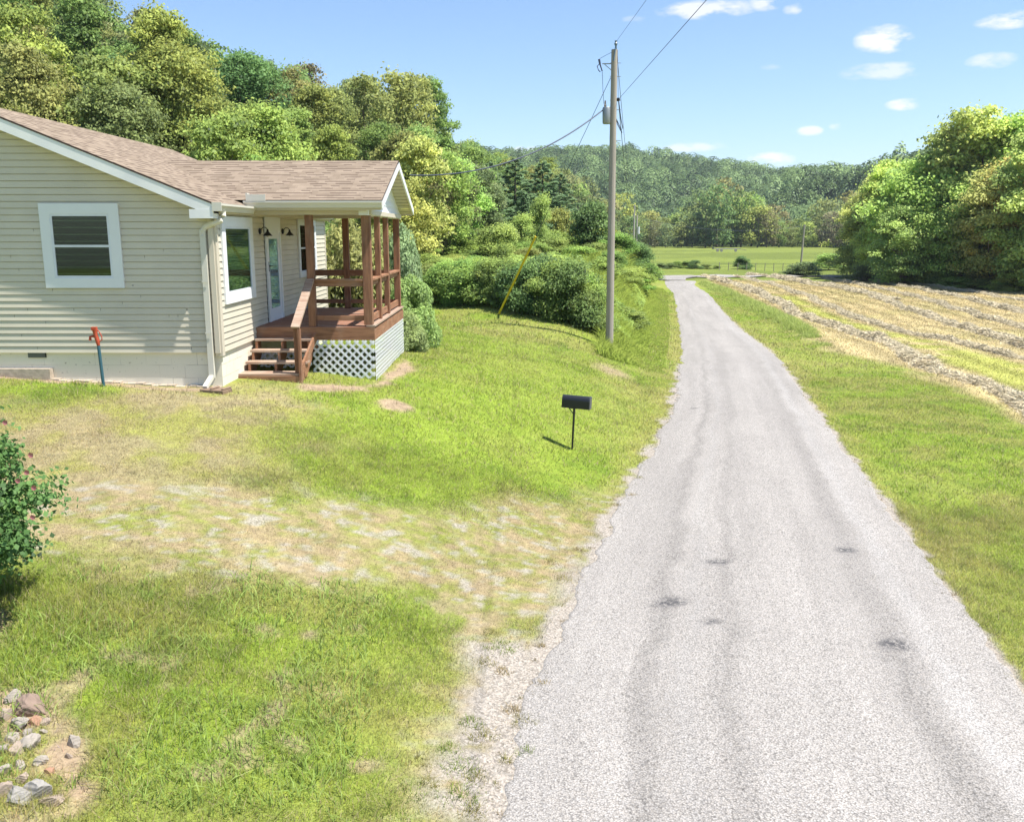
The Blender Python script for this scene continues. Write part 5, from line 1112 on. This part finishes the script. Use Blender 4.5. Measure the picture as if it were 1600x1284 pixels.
def bushes():
    R = random.Random(8)
    bp = [make_tree('bush', 'bush', s, lf, n, 1.35, 2.0, .0, GC['green'], 'x', 'bush', limbs=6, tr=.03) for s, lf, n in ((61, .085, 15000), (62, .10, 12000), (63, .115, 10000))]
    used = set()
    def put(px, Y, s, sz, col, lab, grp='bushes of the overgrown bank', at=None, protos=bp):
        p = R.choice(protos); o = p if id(p) not in used else copy_tree(p); used.add(id(p))
        x = (px - 802) / F * Y * 1.0 if at is None else at[0]; y = Y if at is None else at[1]
        o.location = gp(x, y, -.12); o.scale = (s, s, sz); o.rotation_euler.z = R.uniform(0, 6.28); tag(o, lab, 'bush', grp)
        for c in o.children:
            if 'crown' in c.name: c.color = (*tint(GC[col], R), 1)
        return o
    # front edge of the bank, along the back of the lawn
    edge = [G(*p) for p in ((652, 478), (690, 484), (725, 489), (760, 492), (800, 497), (835, 503), (870, 512), (905, 524), (935, 536))]
    names = ['behind the dense conifer shrub', 'left of the guy wire', 'at the foot of the guy wire', 'right of the guy wire', 'in the middle of the lawn edge', 'dark and leafy at the lawn edge', 'tall at the corner of the bank', 'between the corner bush and the utility pole', 'at the foot of the utility pole']
    k = 0
    for i in range(len(edge) - 1):
        for t in (0., .25, .5, .75):
            q = edge[i].lerp(edge[i + 1], t); off = 1.75 + R.uniform(0, .5) + (.7 if i in (2, 3) else 0); y = q.y + off; x = q.x + off * q.x / q.y
            s = R.uniform(.6, .95) * (.8 if i > 6 else 1); h = {5: .85, 6: .92, 7: .75}.get(i, .72) * R.uniform(.9, 1.15)
            col = R.choice(['green', 'lime', 'dark', 'green'] if i < 7 else ['lime', 'yellow', 'green'])
            put(0, 0, s, h, col, f'{WORDS[col]} vine-covered bush {names[i]}', at=(x, y))
    # sunlit tangle higher on the bank
    cnt = 0
    for _ in range(400):
        px = R.uniform(630, 1010); Y = R.uniform(38, 84); x = (px - 802) / F * Y
        if x > np.interp(Y, RY, RL) - 2.2: continue
        q = np.array([[e.x, e.y] for e in edge])
        if Y < np.interp(x, q[:, 0], q[:, 1]) + 2.5: continue
        rb = np.interp(x / Y, HA, HB)
        if Y > rb + 14: continue
        cnt += 1
        if cnt > 75: break
        col = R.choice(['lime', 'yellow', 'lime', 'green', 'yellow']); big_ = Y > 60
        zone = 'left part' if px < 740 else ('middle' if px < 860 else 'right part')
        put(px, Y, R.uniform(.55, 1.0) * (1.25 if big_ else 1), R.uniform(.32, .62) * (1.3 if big_ else 1), col, f'{WORDS[col]} sunlit bush {"far up" if big_ else "low on"} the {zone} of the overgrown bank')
    for px, Y, s, h, col, lab in ((922, 62, 1.35, 1.55, 'dark', 'dark rounded vine-smothered bush left of the utility pole'), (985, 66, 1.3, .9, 'dark', 'dark vine-covered bush beside the road right of the utility pole'), (1003, 72, 1.2, .7, 'green', 'small vine-covered bush nearest the road bend'), (960, 60, 1.2, .8, 'green', 'green bush directly behind the utility pole'),
                                  (845, 58, .8, 1.7, 'lime', 'slender bright green sapling on the bank before the pines'), (815, 57, 1.0, 1.2, 'lime', 'pale leafy bush left of the sapling before the pines'), (780, 54, 1.1, 1.1, 'yellow', 'yellow-green bush before the left pines'), (870, 66, 1.1, 1.3, 'yellow', 'yellow-green bush right of the sapling before the pines')):
        put(px, Y, s, h, col, lab, None)
    for px, Y, s, h, col, lab in ((1070, 128, 1.3, .75, 'green', 'low dark bush left of the fence in the far meadow'), (1083, 126, 1.4, .9, 'dark', 'bushy clump left along the meadow fence'), (1100, 127, 1.1, .6, 'green', 'small bush along the meadow fence'), (1155, 126, 1.6, 1.3, 'dark', 'round dark bush standing alone in the far meadow'), (1030, 126, 1.3, .6, 'dark', 'low bush left of the road in the meadow'),
                                  (1289, 124, 1.9, 1.35, 'lime', 'round bright green bush right of the leaning pole'), (1250, 108, 1.7, 1.0, 'dull', 'dark weed clump around the foot of the leaning pole'), (1045, 127, 1.2, .7, 'dark', 'second low bush left of the road in the meadow'), (1056, 128, 1.2, .8, 'green', 'third low bush left of the road in the meadow'), (1115, 128, 1, .5, 'green', 'tiny bush by the meadow fence'), (1350, 96, 1.9, 1.0, 'dull', 'scrubby bush at the left foot of the tall trees')):
        put(px, Y, s * (1 if px > 1240 else .62), h * (.8 if px > 1240 else .62), col, lab, None)
    # weeds and brush below the tall trees on the right
    for i in range(22):
        px = 1345 + 300 * (i + R.random()) / 22; Y = np.interp(px, [1340, 1420, 1500, 1600, 1660], [106, 93, 84, 78, 74]) + R.uniform(-1, 2); col = R.choice(['mid', 'yellow', 'sunny', 'lime'])
        put(px, Y, R.uniform(1.0, 1.6), R.uniform(.45, .85), col, f'{WORDS[col]} brush at the foot of the tall trees, {"left" if px < 1450 else ("middle" if px < 1540 else "right")} part', 'brush under the tall trees')
    # dense conifer shrubs behind the porch
    def conifer(seed, R_, Hh, n, leaf=.10):
        g = np.random.default_rng(seed); K = 34; d0 = rand_unit(K, g); d0[:, 2] = np.abs(d0[:, 2]); cc = d0 * [R_ * .72, R_ * .72, Hh * .72] + [0, 0, Hh * .12]; rc = g.uniform(.26, .40, K) * R_; w = rc ** 2; ci = g.choice(K, n, p=w / w.sum()); d = rand_unit(n, g)
        C = cc[ci] + d * (rc[ci] * (1 - .25 * g.uniform(0, 1, n) ** 2))[:, None]; C[:, 2] = np.maximum(C[:, 2], .03); Nn = d + rand_unit(n, g) * .6; Nn /= np.linalg.norm(Nn, axis=1, keepdims=True)
        V, Q, T = cards(C, Nn, leaf * g.uniform(.6, 1.3, n), np.clip(g.uniform(.3, .6, K)[ci] + g.normal(0, .14, n), 0, 1), .4, g); return np_mesh('conifer_crown', V, Q, {'tone': T}, False, [M_leaf])
    cm = [conifer(71, 1.0, 1.9, 15000), conifer(72, 1.0, 1.7, 15000)]
    for i, (px, Y, top, w, col, lab) in enumerate(((643, 21.8, 428, .70, (.17, .25, .065), 'dense clipped conifer shrub at the far corner of the porch'), (632, 20.9, 484, .52, (.18, .23, .075), 'low lobe of conifer shrub right against the lattice'), (626, 24.8, 350, .60, (.17, .24, .10), 'taller bluish conifer shrub behind the porch corner'),
                                              (545, 24.3, 345, 1.15, (.18, .185, .05), 'yellow-brown conifer seen through the porch posts'), (595, 25.0, 350, 1.0, (.17, .195, .055), 'olive conifer seen behind the porch corner post'), (518, 25.5, 400, .6, (.13, .11, .05), 'brownish low conifer beside the end of the house'))):
        q = P(px, top, Y); z = float(tz(q.x, Y)); o = tag(empty('conifer_shrub', (q.x, Y, z - .05)), lab, 'shrub', 'conifer shrubs behind the porch'); c = link('crown', cm[i % 2], o); c.color = (*col, 1); h = (q.z - z) / (1.9 * .98 if i % 2 == 0 else 1.7 * .98); o.scale = (w, w, h); o.rotation_euler.z = i * 1.7
        m = MB(); m.tube([(0, 0, -.1), (0, 0, .6)], [.06, .03], 6); m.build('stem', M_bark, o)
    # flowering shrub in the left foreground
    g0 = G(-84, 962); o = tag(empty('flowering_shrub', g0), 'green leafy shrub with a few pink flowers, cut by the left edge of the picture', 'shrub')
    g = np.random.default_rng(77); Hh = P(10, 652, g0.y).z - g0.z; V, Q, T, cc, rc = crown('shrub', 77, leaf=.048, n=30000, R=.68, Hh=Hh, base=.10, asp=.75)
    c = link('foliage', np_mesh('shrub_foliage', V, Q, {'tone': T}, False, [M_leaf]), o); c.color = (.055, .115, .028, 1)
    m = MB()
    for k in range(7):
        t = k / 7 * 6.28; m.tube([(0.05 * math.cos(t), .05 * math.sin(t), -.1), (.25 * math.cos(t), .25 * math.sin(t), Hh * .3), (.55 * math.cos(t), .55 * math.sin(t), Hh * .65)], [.03, .022, .01], 6)
    m.build('stem', M_bark, o, smooth=True)
    pk, t_, b = newmat('pink_petal'); b.inputs['Base Color'].default_value = (.42, .14, .15, 1); b.inputs['Roughness'].default_value = .6
    for i, (px, py) in enumerate(((62, 711), (67, 762), (65, 808), (3, 743), (42, 751), (56, 738), (22, 660))):
        q = P(px - 14, py, g0.y - .30 + .05 * i) - g0; m = MB()
        for j in range(5):
            t = j * 1.257; a = Vector((math.cos(t), -.35, math.sin(t))) * .02; b2 = Vector((math.cos(t + .6), -.3, math.sin(t + .6))) * .024; c2 = Vector((math.cos(t + 1.2), -.35, math.sin(t + 1.2))) * .02
            m.face([q, q + a, q + b2, q + c2])
        m.build('flower', pk, o)
bushes()
def haze():
    m = bpy.data.materials.new('hazy_air'); m.use_nodes = True; t = m.node_tree; t.nodes.clear(); v = N(t, 'ShaderNodeVolumePrincipled'); v.inputs['Density'].default_value = HAZE; v.inputs['Color'].default_value = (.80, .88, 1, 1); v.inputs['Anisotropy'].default_value = .2
    o = N(t, 'ShaderNodeOutputMaterial'); t.links.new(v.outputs[0], o.inputs['Volume'])
    b = MB(); b.box((-760, -90, -6), (1100, 1500, 130)); h = b.build('haze', m); tag(h, 'pale summer haze filling the valley air', 'haze', kind='stuff')
HAZE = .00015
haze()
def far_bits():
    # post-and-wire fence in the meadow
    f = tag(empty('meadow_fence', gp(38, 118)), 'low wire fence on thin wooden posts along the near edge of the far meadow', 'fence'); base = f.location.copy()
    for i in range(17):
        px = 1120 + i * 14; Y = 121 + .2 * i; q = gp((px - 802) / F * Y, Y); m = MB(); m.tube([q - base + Vector((0, 0, -.2)), q - base + Vector((.03 * (i % 3), 0, 1.05))], .045, 6); m.build('post', M_pole, f)
    for z in (.5, .95):
        m = MB(); m.tube([gp((px - 802) / F * 122, 122, z) - base for px in (1120, 1200, 1280, 1344)], .012, 4, False); m.build('strand', M_wire, f)
    # hay wagon-like low trailer at the back of the meadow
    Y = 232; b = gp((1128 - 802) / F * Y, Y); w = tag(empty('farm_trailer', b), 'grey low farm trailer parked at the back of the far meadow', 'trailer'); g1 = simple('grey_planks', (.30, .28, .25), .8)
    m = MB(); m.box((-3.2, -1.1, .75), (3.6, 1.1, .95)); m.build('bed', g1, w); m = MB(); m.beam((3.6, 0, .8), (5.4, 0, .5), .15, .12); m.build('drawbar', g1, w)
    for x in (-2.2, -1.2, 2.4):
        m = MB(); m.tube([(x, -1.15, .45), (x, -.95, .45)], .36, 14); m.build('wheel', g1, w)
    m = MB(); m.box((-3.2, -1.1, .95), (-3.1, 1.1, 1.35)); m.build('headboard', g1, w)
    # white shed half hidden behind the bank
    b = P(958, 386, 92); z = float(tz(b.x, 92)); s = tag(empty('shed', (b.x, 92, z)), 'white shed almost hidden behind the vine-covered bank by the utility pole', 'shed')
    h = b.z - z; m = MB(); m.box((-5.5, 0, 0), (.4, 4.5, h + .2)); m.build('wall', M_white, s)
    m = MB(); e = h + .2; r = h + .55; m.v += [(-5.8, -.3, e), (.7, -.3, e), (.7, 4.8, e), (-5.8, 4.8, e), (-5.8, 2.2, r), (.7, 2.2, r)]; m.f += [(0, 1, 5, 4), (2, 3, 4, 5), (0, 4, 3), (1, 2, 5), (0, 3, 2, 1)]; m.uv += [None] * 5; m.build('roof', simple('pale_metal_roof', (.55, .58, .6), .4, metal=.2), s)
far_bits()
# ------------------------------------------------------------------ grass, weeds, hay
def blades(name, X, Y, h, w, col, lean=.45, mat=None, seg=1, z0=-.01):
    n = len(X); g = np.random.default_rng(len(X)); Z = tz(X, Y) + z0
    th = g.uniform(0, 2 * np.pi, n); ph = g.uniform(0, 2 * np.pi, n); l = np.abs(g.normal(0, lean, n)) * h
    dx, dy = np.cos(th) * w * .5, np.sin(th) * w * .5; lx, ly = np.cos(ph) * l, np.sin(ph) * l
    if seg == 1:
        V = np.stack([np.stack([X - dx, Y - dy, Z], 1), np.stack([X + dx, Y + dy, Z], 1), np.stack([X + lx, Y + ly, Z + h], 1)], 1).reshape(-1, 3)
        Q = np.arange(3 * n).reshape(n, 3); C = np.repeat(col, 3, 0)
    else:
        m = .55
        V = np.stack([np.stack([X - dx, Y - dy, Z], 1), np.stack([X + dx, Y + dy, Z], 1), np.stack([X + dx * .8 + lx * .3, Y + dy * .8 + ly * .3, Z + h * m], 1), np.stack([X - dx * .8 + lx * .3, Y - dy * .8 + ly * .3, Z + h * m], 1), np.stack([X + lx, Y + ly, Z + h * .92], 1)], 1).reshape(-1, 3)
        b = np.arange(n)[:, None] * 5; Q = [b + np.array([[0, 1, 2, 3]]), b + np.array([[3, 2, 4]])]; C = np.repeat(col, 5, 0)
    return np_mesh(name, V, Q, {'col': C}, False, [mat or M_blade])
def frustum_pts(n, y0, y1, g, a0=-.64, a1=.62, power=1.):
    u = g.uniform(0, 1, n); y = (y0 ** (2 * power) + u * (y1 ** (2 * power) - y0 ** (2 * power))) ** (1 / (2 * power)); x = g.uniform(a0, a1, n) * (y + 1.2); return x, y
def grass():
    g = np.random.default_rng(99); hx0, hx1, hy0, hy1 = HOUSE
    for name, lab, n, y0, y1, w, hh in (('grass', 'short mown lawn grass in the foreground, yellowed along the drive', 860000, 4.9, 13.6, .0056, .05), ('grass', 'mown lawn grass around the house and on the road verge', 520000, 12.4, 31, .011, .06), ('grass', 'rougher grass of the verges and lawn edge in the distance', 380000, 23, 75, .024, .085)):
        x, y = frustum_pts(n, y0, y1, g)
        xl = np.interp(y, RY, RL); xr = np.interp(y, RY, RR)
        keep = ~((x > xl + .02) & (x < xr - .02)) & (g.uniform(0, 1, n) < (1 - sstep(12.4, 13.6, y) if y0 < 10 else (sstep(12.4, 13.6, y) * (1 - sstep(23, 31, y)) if y0 < 20 else sstep(23, 31, y)))) & ~((x < hx1 - .1) & (x > hx0) & (y > hy0) & (y < hy1)) & ~((x < -2.5) & (x > -4.7) & (y > 15.95) & (y < 20.3))
        x, y = x[keep], y[keep]; c, z = ground_color(x, y); n1 = fbm(x, y, 1.7, 3, 51)
        bare = np.clip(z['grav'] * 1.05 + z['dirt'] * .9, 0, 1); r = g.uniform(0, 1, len(x))
        thin = 1 - .62 * z['drive'] - .25 * z['dry'] - .85 * z['field']
        hill = (y > np.interp(x / y, HA, HB) + 6) & (x / y < .06)
        keep = (r > bare) & (g.uniform(0, 1, len(x)) < thin) & ~hill
        x, y, c, n1 = x[keep], y[keep], c[keep], n1[keep]; zz = {k: v[keep] for k, v in z.items()}
        m = len(x); tall = np.clip(.6 + 1.1 * n1 ** 1.5 + g.normal(0, .25, m), .3, 2.2) * (1 - .4 * zz['drive']) * (1 - .3 * zz['dry'])
        # rough clumps in the lower left
        rough = sstep(-1.5, -3, x) * sstep(8.8, 7.6, y) if y0 < 10 else 0 * x
        tall = tall * (1 + .9 * rough * g.uniform(0, 1, m))
        straw = g.uniform(0, 1, m) < (.15 + .40 * zz['drive'] + .3 * zz['dry'])
        col = c * 1.16 * (.55 + .95 * fbm(x, y, 7. if y0 < 10 else 4., 3, 53))[:, None] * g.uniform(.70, 1.45, (m, 1)) * np.stack([g.uniform(.88, 1.15, m), np.ones(m), g.uniform(.7, 1.5, m)], 1)
        col = np.where(straw[:, None], L3((.46, .38, .22)) * g.uniform(.6, 1.25, (m, 1)), col)
        me = blades('grass', x, y, hh * tall, w * g.uniform(.7, 1.4, m), col, 1.05); tag(link(name, me), lab, 'grass', kind='stuff')
    # tufts on the gravel shoulder and along the road edges
    X = []; Y = []; Hh = []; Cc = []
    def tuft(cx, cy, r, n, h, col): 
        t = g.uniform(0, 6.28, n); q = np.sqrt(g.uniform(0, 1, n)) * r * (1 + .3 * np.sin(3 * t)); X.append(cx + q * np.cos(t)); Y.append(cy + q * np.sin(t) * .9); Hh.append(h * g.uniform(.4, 1.2, n) * (1.15 - q / r)); Cc.append(np.asarray(col) * g.uniform(.7, 1.35, (n, 1)) * np.stack([g.uniform(.9, 1.15, n), np.ones(n), np.ones(n)], 1))
    oli = (.20, .19, .06); grn = (.14, .20, .03); br = (.26, .21, .10)
    for px, py, r, c in ((780, 1012, .22, grn), (760, 1035, .12, oli), (785, 1050, .10, br), (822, 1128, .17, oli), (800, 1110, .10, br), (755, 1150, .16, oli), (735, 1130, .12, grn), (822, 1176, .10, grn), (720, 1200, .18, grn), (650, 1190, .16, oli), (640, 1240, .18, grn), (720, 1245, .20, grn), (745, 1215, .12, oli), (700, 1172, .12, grn),
                          (850, 1070, .08, br), (990, 775, .10, br), (965, 790, .08, br), (845, 1010, .06, br), (880, 905, .12, oli), (860, 880, .14, br), (905, 860, .1, br), (1000, 748, .10, oli), (790, 1190, .06, oli), (670, 1225, .10, oli), (770, 990, .1, oli), (610, 1270, .2, grn), (740, 1270, .12, oli)):
        q = G(px, py); tuft(q.x, q.y, r * 1.25, int(7000 * r * r + 120), .075, np.array(c) * 1.35)
    for _ in range(170):
        yy = g.uniform(5.5, 30); s = g.random() < .5; e = np.interp(yy, RY, RL) - g.uniform(-.12, .12) if s else np.interp(yy, RY, RR) + g.uniform(-.14, .06); tuft(e, yy, g.uniform(.03, .10), int(g.integers(20, 70)), .05, oli if g.random() < .5 else br)
    X, Y, Hh, Cc = map(np.concatenate, (X, Y, Hh, Cc)); me = blades('tuft', X, Y, Hh, .007 + 0 * X, Cc, .9); tag(link('weeds', me), 'scattered weed and grass tufts growing in the gravel shoulder', 'weeds', kind='stuff')
    # coarse long-bladed weeds in the lower left
    n = 11000; x = g.uniform(-5.2, -1.2, n); y = g.uniform(5.3, 9.2, n); k = (fbm(x, y, 1.3, 3, 61) > .46) & (sdist(x, y, DRIVE) < -.1); x, y = x[k], y[k]; m = len(x)
    c = lerp(L3((.19, .29, .045)), L3((.33, .42, .12)), g.uniform(0, 1, m)) * g.uniform(.7, 1.25, (m, 1))
    me = blades('weed', x, y, g.uniform(.05, .15, m), .010 + 0 * x, c * 1.1, 1.2, seg=2); tag(link('weeds', me), 'long coarse weed blades among the grass in the lower left', 'weeds', kind='stuff')
    # tall grass strip between the verge and the hay field
    ln = np.array([[*G(*p).xy] for p in ((1072, 432), (1100, 445), (1130, 456), (1165, 473), (1200, 490), (1235, 508), (1262, 525), (1285, 543))]); n = 42000
    t = g.uniform(0, len(ln) - 1.001, n) ; i = t.astype(int); f = t - i; bx = ln[i, 0] * (1 - f) + ln[i + 1, 0] * f; by = ln[i, 1] * (1 - f) + ln[i + 1, 1] * f
    wd = np.interp(t, [0, 2, 5, 7], [.9, .9, .75, .3]); off = g.normal(0, .62, n) * wd; x = bx + off + .1; y = by + g.normal(0, .5, n) * .8; hh = np.exp(-off ** 2 / wd ** 2) * np.interp(t, [0, 4, 5, 6, 7], [.34, .40, .42, .30, .08]) * g.uniform(.35, 1.2, n) * (.5 + fbm(x, y, .9, 3, 66))
    c = lerp(L3((.31, .41, .07)), L3((.52, .58, .20)), g.uniform(0, 1, n)) * g.uniform(.7, 1.2, (n, 1)); keep = (x > np.interp(y, RY, RR) + .5) & (fbm(x, y, 1.1, 4, 67) > .40 + .12 * (t > 6) + g.uniform(-.06, .06, n)) & (t < 6.75 + g.normal(0, .15, n))
    me = blades('tall', x[keep], y[keep], hh[keep], .018 + 0 * x[keep], c[keep], .75, seg=2); tag(link('tall_grass', me), 'strip of tall uncut grass between the road verge and the hay field', 'tall grass', kind='stuff')
    # rank weeds on the bank left of the road
    n = 110000; y = g.uniform(27, 80, n) ** 1.0; e = np.interp(y, RY, RL); x = e - .5 - np.abs(g.normal(0, 1, n)) * 2.2; k = (x > (950 - 802) / F * y - .3) | (y > 45); x, y = x[k], y[k]; m = len(x)
    d = np.interp(y, RY, RL) - x; hh = np.clip((d - .9) * .24, .05, .6) * g.uniform(.5, 1.2, m) * (.6 + fbm(x, y, .9, 3, 71)); c = lerp(L3((.23, .33, .04)), L3((.42, .48, .10)), fbm(x, y, .6, 3, 72) * .7 + g.uniform(0, .3, m)) * g.uniform(.7, 1.25, (m, 1))
    me = blades('rank', x, y, hh, .022 + .0003 * y, c, .9, seg=2); tag(link('tall_weeds', me), 'rank green weeds covering the bank between the lawn corner and the road', 'weeds', kind='stuff')
    # vine leaves covering the sunlit bank
    n = 330000; a = g.uniform(-.14, .15, n); y = np.sqrt(g.uniform(33 ** 2, 90 ** 2, n)); x = a * y; el = np.array([[*G(*p).xy] for p in ((640, 476), (720, 487), (800, 495), (870, 510), (945, 540))])
    k = (y > np.interp(x, el[:, 0], el[:, 1]) + .8) & (x < np.interp(y, RY, RL) - 2.0) & (y < np.interp(a, HA, HB) + 12); x, y = x[k], y[k]; m = len(x)
    z = tz(x, y) + .05 + 1.5 * np.clip(fbm(x, y, .45, 4, 81) - .25, 0, 1) * g.uniform(.25, 1, m) ** .5; nn = rand_unit(m, g) * .6 + [0, -.2, .9]; nn /= np.linalg.norm(nn, axis=1, keepdims=True)
    V, Q, T = cards(np.stack([x, y, z], 1), nn, g.uniform(.10, .24, m), np.clip(fbm(x, y, .4, 3, 82) + g.normal(0, .15, m), 0, 1), .8, g); o = link('vine_cover', np_mesh('vines', V, Q, {'tone': T}, False, [M_leaf])); o.color = (*GC['lime'], 1); tag(o, 'sunlit vine leaves carpeting the bank between the bushes', 'vines', kind='stuff')
grass()
def hay():
    g = np.random.default_rng(123)
    labs = ['nearest windrow of cut hay, along the edge of the green verge', 'second windrow of cut hay from the road', 'third windrow, curving close behind the second', 'fourth windrow, in the middle of the mown field', 'fifth windrow, before the tree shadows', 'short windrow at the far left of the mown field', 'farthest windrow, lying at the foot of the tall trees']
    for k, (line, wid, hgt, dens) in enumerate(((W1, .36, .20, .9), (W2, .22, .13, .8), (W3, .30, .17, .8), (W4, .26, .14, .7), (W5, .28, .14, .6), (W6, .28, .12, .5), (W7, .28, .12, .5))):
        seg = np.hypot(*np.diff(line, axis=0).T); cum = np.concatenate([[0], np.cumsum(seg)]); L = cum[-1]
        # low mound under the straw
        s = np.linspace(0, L, int(L / .25) + 2); lx = np.interp(s, cum, line[:, 0]); ly = np.interp(s, cum, line[:, 1]); dx = np.gradient(lx); dy = np.gradient(ly); q = np.hypot(dx, dy); nx, ny = -dy / q, dx / q
        pulse = np.clip(-.35 + 2.6 * fbm(s, s * 0 + k, .7, 4, 90 + k), .12, 1.7); wob = (fbm(s, s * 0 + k, .25, 3, 95 + k) - .5) * .9
        us = np.linspace(-1, 1, 9); X = lx[:, None] + nx[:, None] * (us * wid * (.6 + .4 * pulse[:, None]) + wob[:, None]); Y = ly[:, None] + ny[:, None] * (us * wid * (.6 + .4 * pulse[:, None]) + wob[:, None])
        Z = tz(X, Y) - .02 + hgt * (1 - us ** 2) ** .8 * pulse[:, None] * (.6 + .8 * fbm(X, Y, 2.5, 3, 97)); n = X.shape; i = np.arange(n[0] * n[1]).reshape(n); Q1 = np.stack([i[:-1, :-1], i[:-1, 1:], i[1:, 1:], i[1:, :-1]], -1).reshape(-1, 4)
        V1 = np.stack([X, Y, Z], -1).reshape(-1, 3); C1 = L3((.42, .33, .20)) * (.7 + .5 * fbm(V1[:, 0], V1[:, 1], 3, 3, 98))[:, None]
        # loose straw
        m = int(L * 1300 * dens / (1 + L / 160)); t = g.uniform(0, L, m); ix = np.interp(t, s, lx); iy = np.interp(t, s, ly); jn = np.interp(t, s, nx), np.interp(t, s, ny); pu = np.interp(t, s, pulse); u = g.normal(0, .5, m); off = u * wid * (.6 + .4 * pu) + np.interp(t, s, wob)
        x = ix + jn[0] * off; y = iy + jn[1] * off; z = tz(x, y) + hgt * np.clip(1 - u ** 2, 0, 1) ** .8 * pu * g.uniform(.6, 1.25, m) + .01
        d = np.hypot(x, y); lw = .003 + .00022 * d; ln_ = g.uniform(.12, .34, m) * (1 + d * .006); u3 = rand_unit(m, g) * [1, 1, .38]; u3 /= np.linalg.norm(u3, axis=1, keepdims=True); nn = rand_unit(m, g); w3 = np.cross(u3, nn); w3 /= np.linalg.norm(w3, axis=1, keepdims=True)
        c = np.stack([x, y, z], 1); A = u3 * (ln_ * .5)[:, None]; B = w3 * (lw)[:, None]; V2 = np.stack([c - A, c + B, c + A, c - B], 1).reshape(-1, 3); Q2 = np.arange(4 * m).reshape(m, 4) + len(V1)
        pale = lerp(L3((.78, .67, .47)), L3((.46, .40, .24)), g.uniform(0, 1, m) ** 1.6) * g.uniform(.65, 1.2, (m, 1))
        me = np_mesh('windrow', np.concatenate([V1, V2]), [Q1, Q2], {'col': np.concatenate([C1, np.repeat(pale, 4, 0)])}, False, [M_straw])
        o = link('hay_windrow', me); tag(o, labs[k], 'hay row', 'windrows of cut hay')
    # stubble and loose straw over the field
    n = 170000; x, y = frustum_pts(n, 16, 95, g, .12, .62, .8); k = sdist(x, y, FIELD) > 0; x, y = x[k], y[k]; m = len(x)
    c, _ = ground_color(x, y); c = c * g.uniform(.7, 1.45, (m, 1)); me = blades('stubble', x, y, g.uniform(.03, .07, m) * (1 + y * .01), .012 + .0006 * y, c, 1.4); tag(link('stubble', me), 'tan stubble of the mown hay field', 'stubble', kind='stuff')
hay()
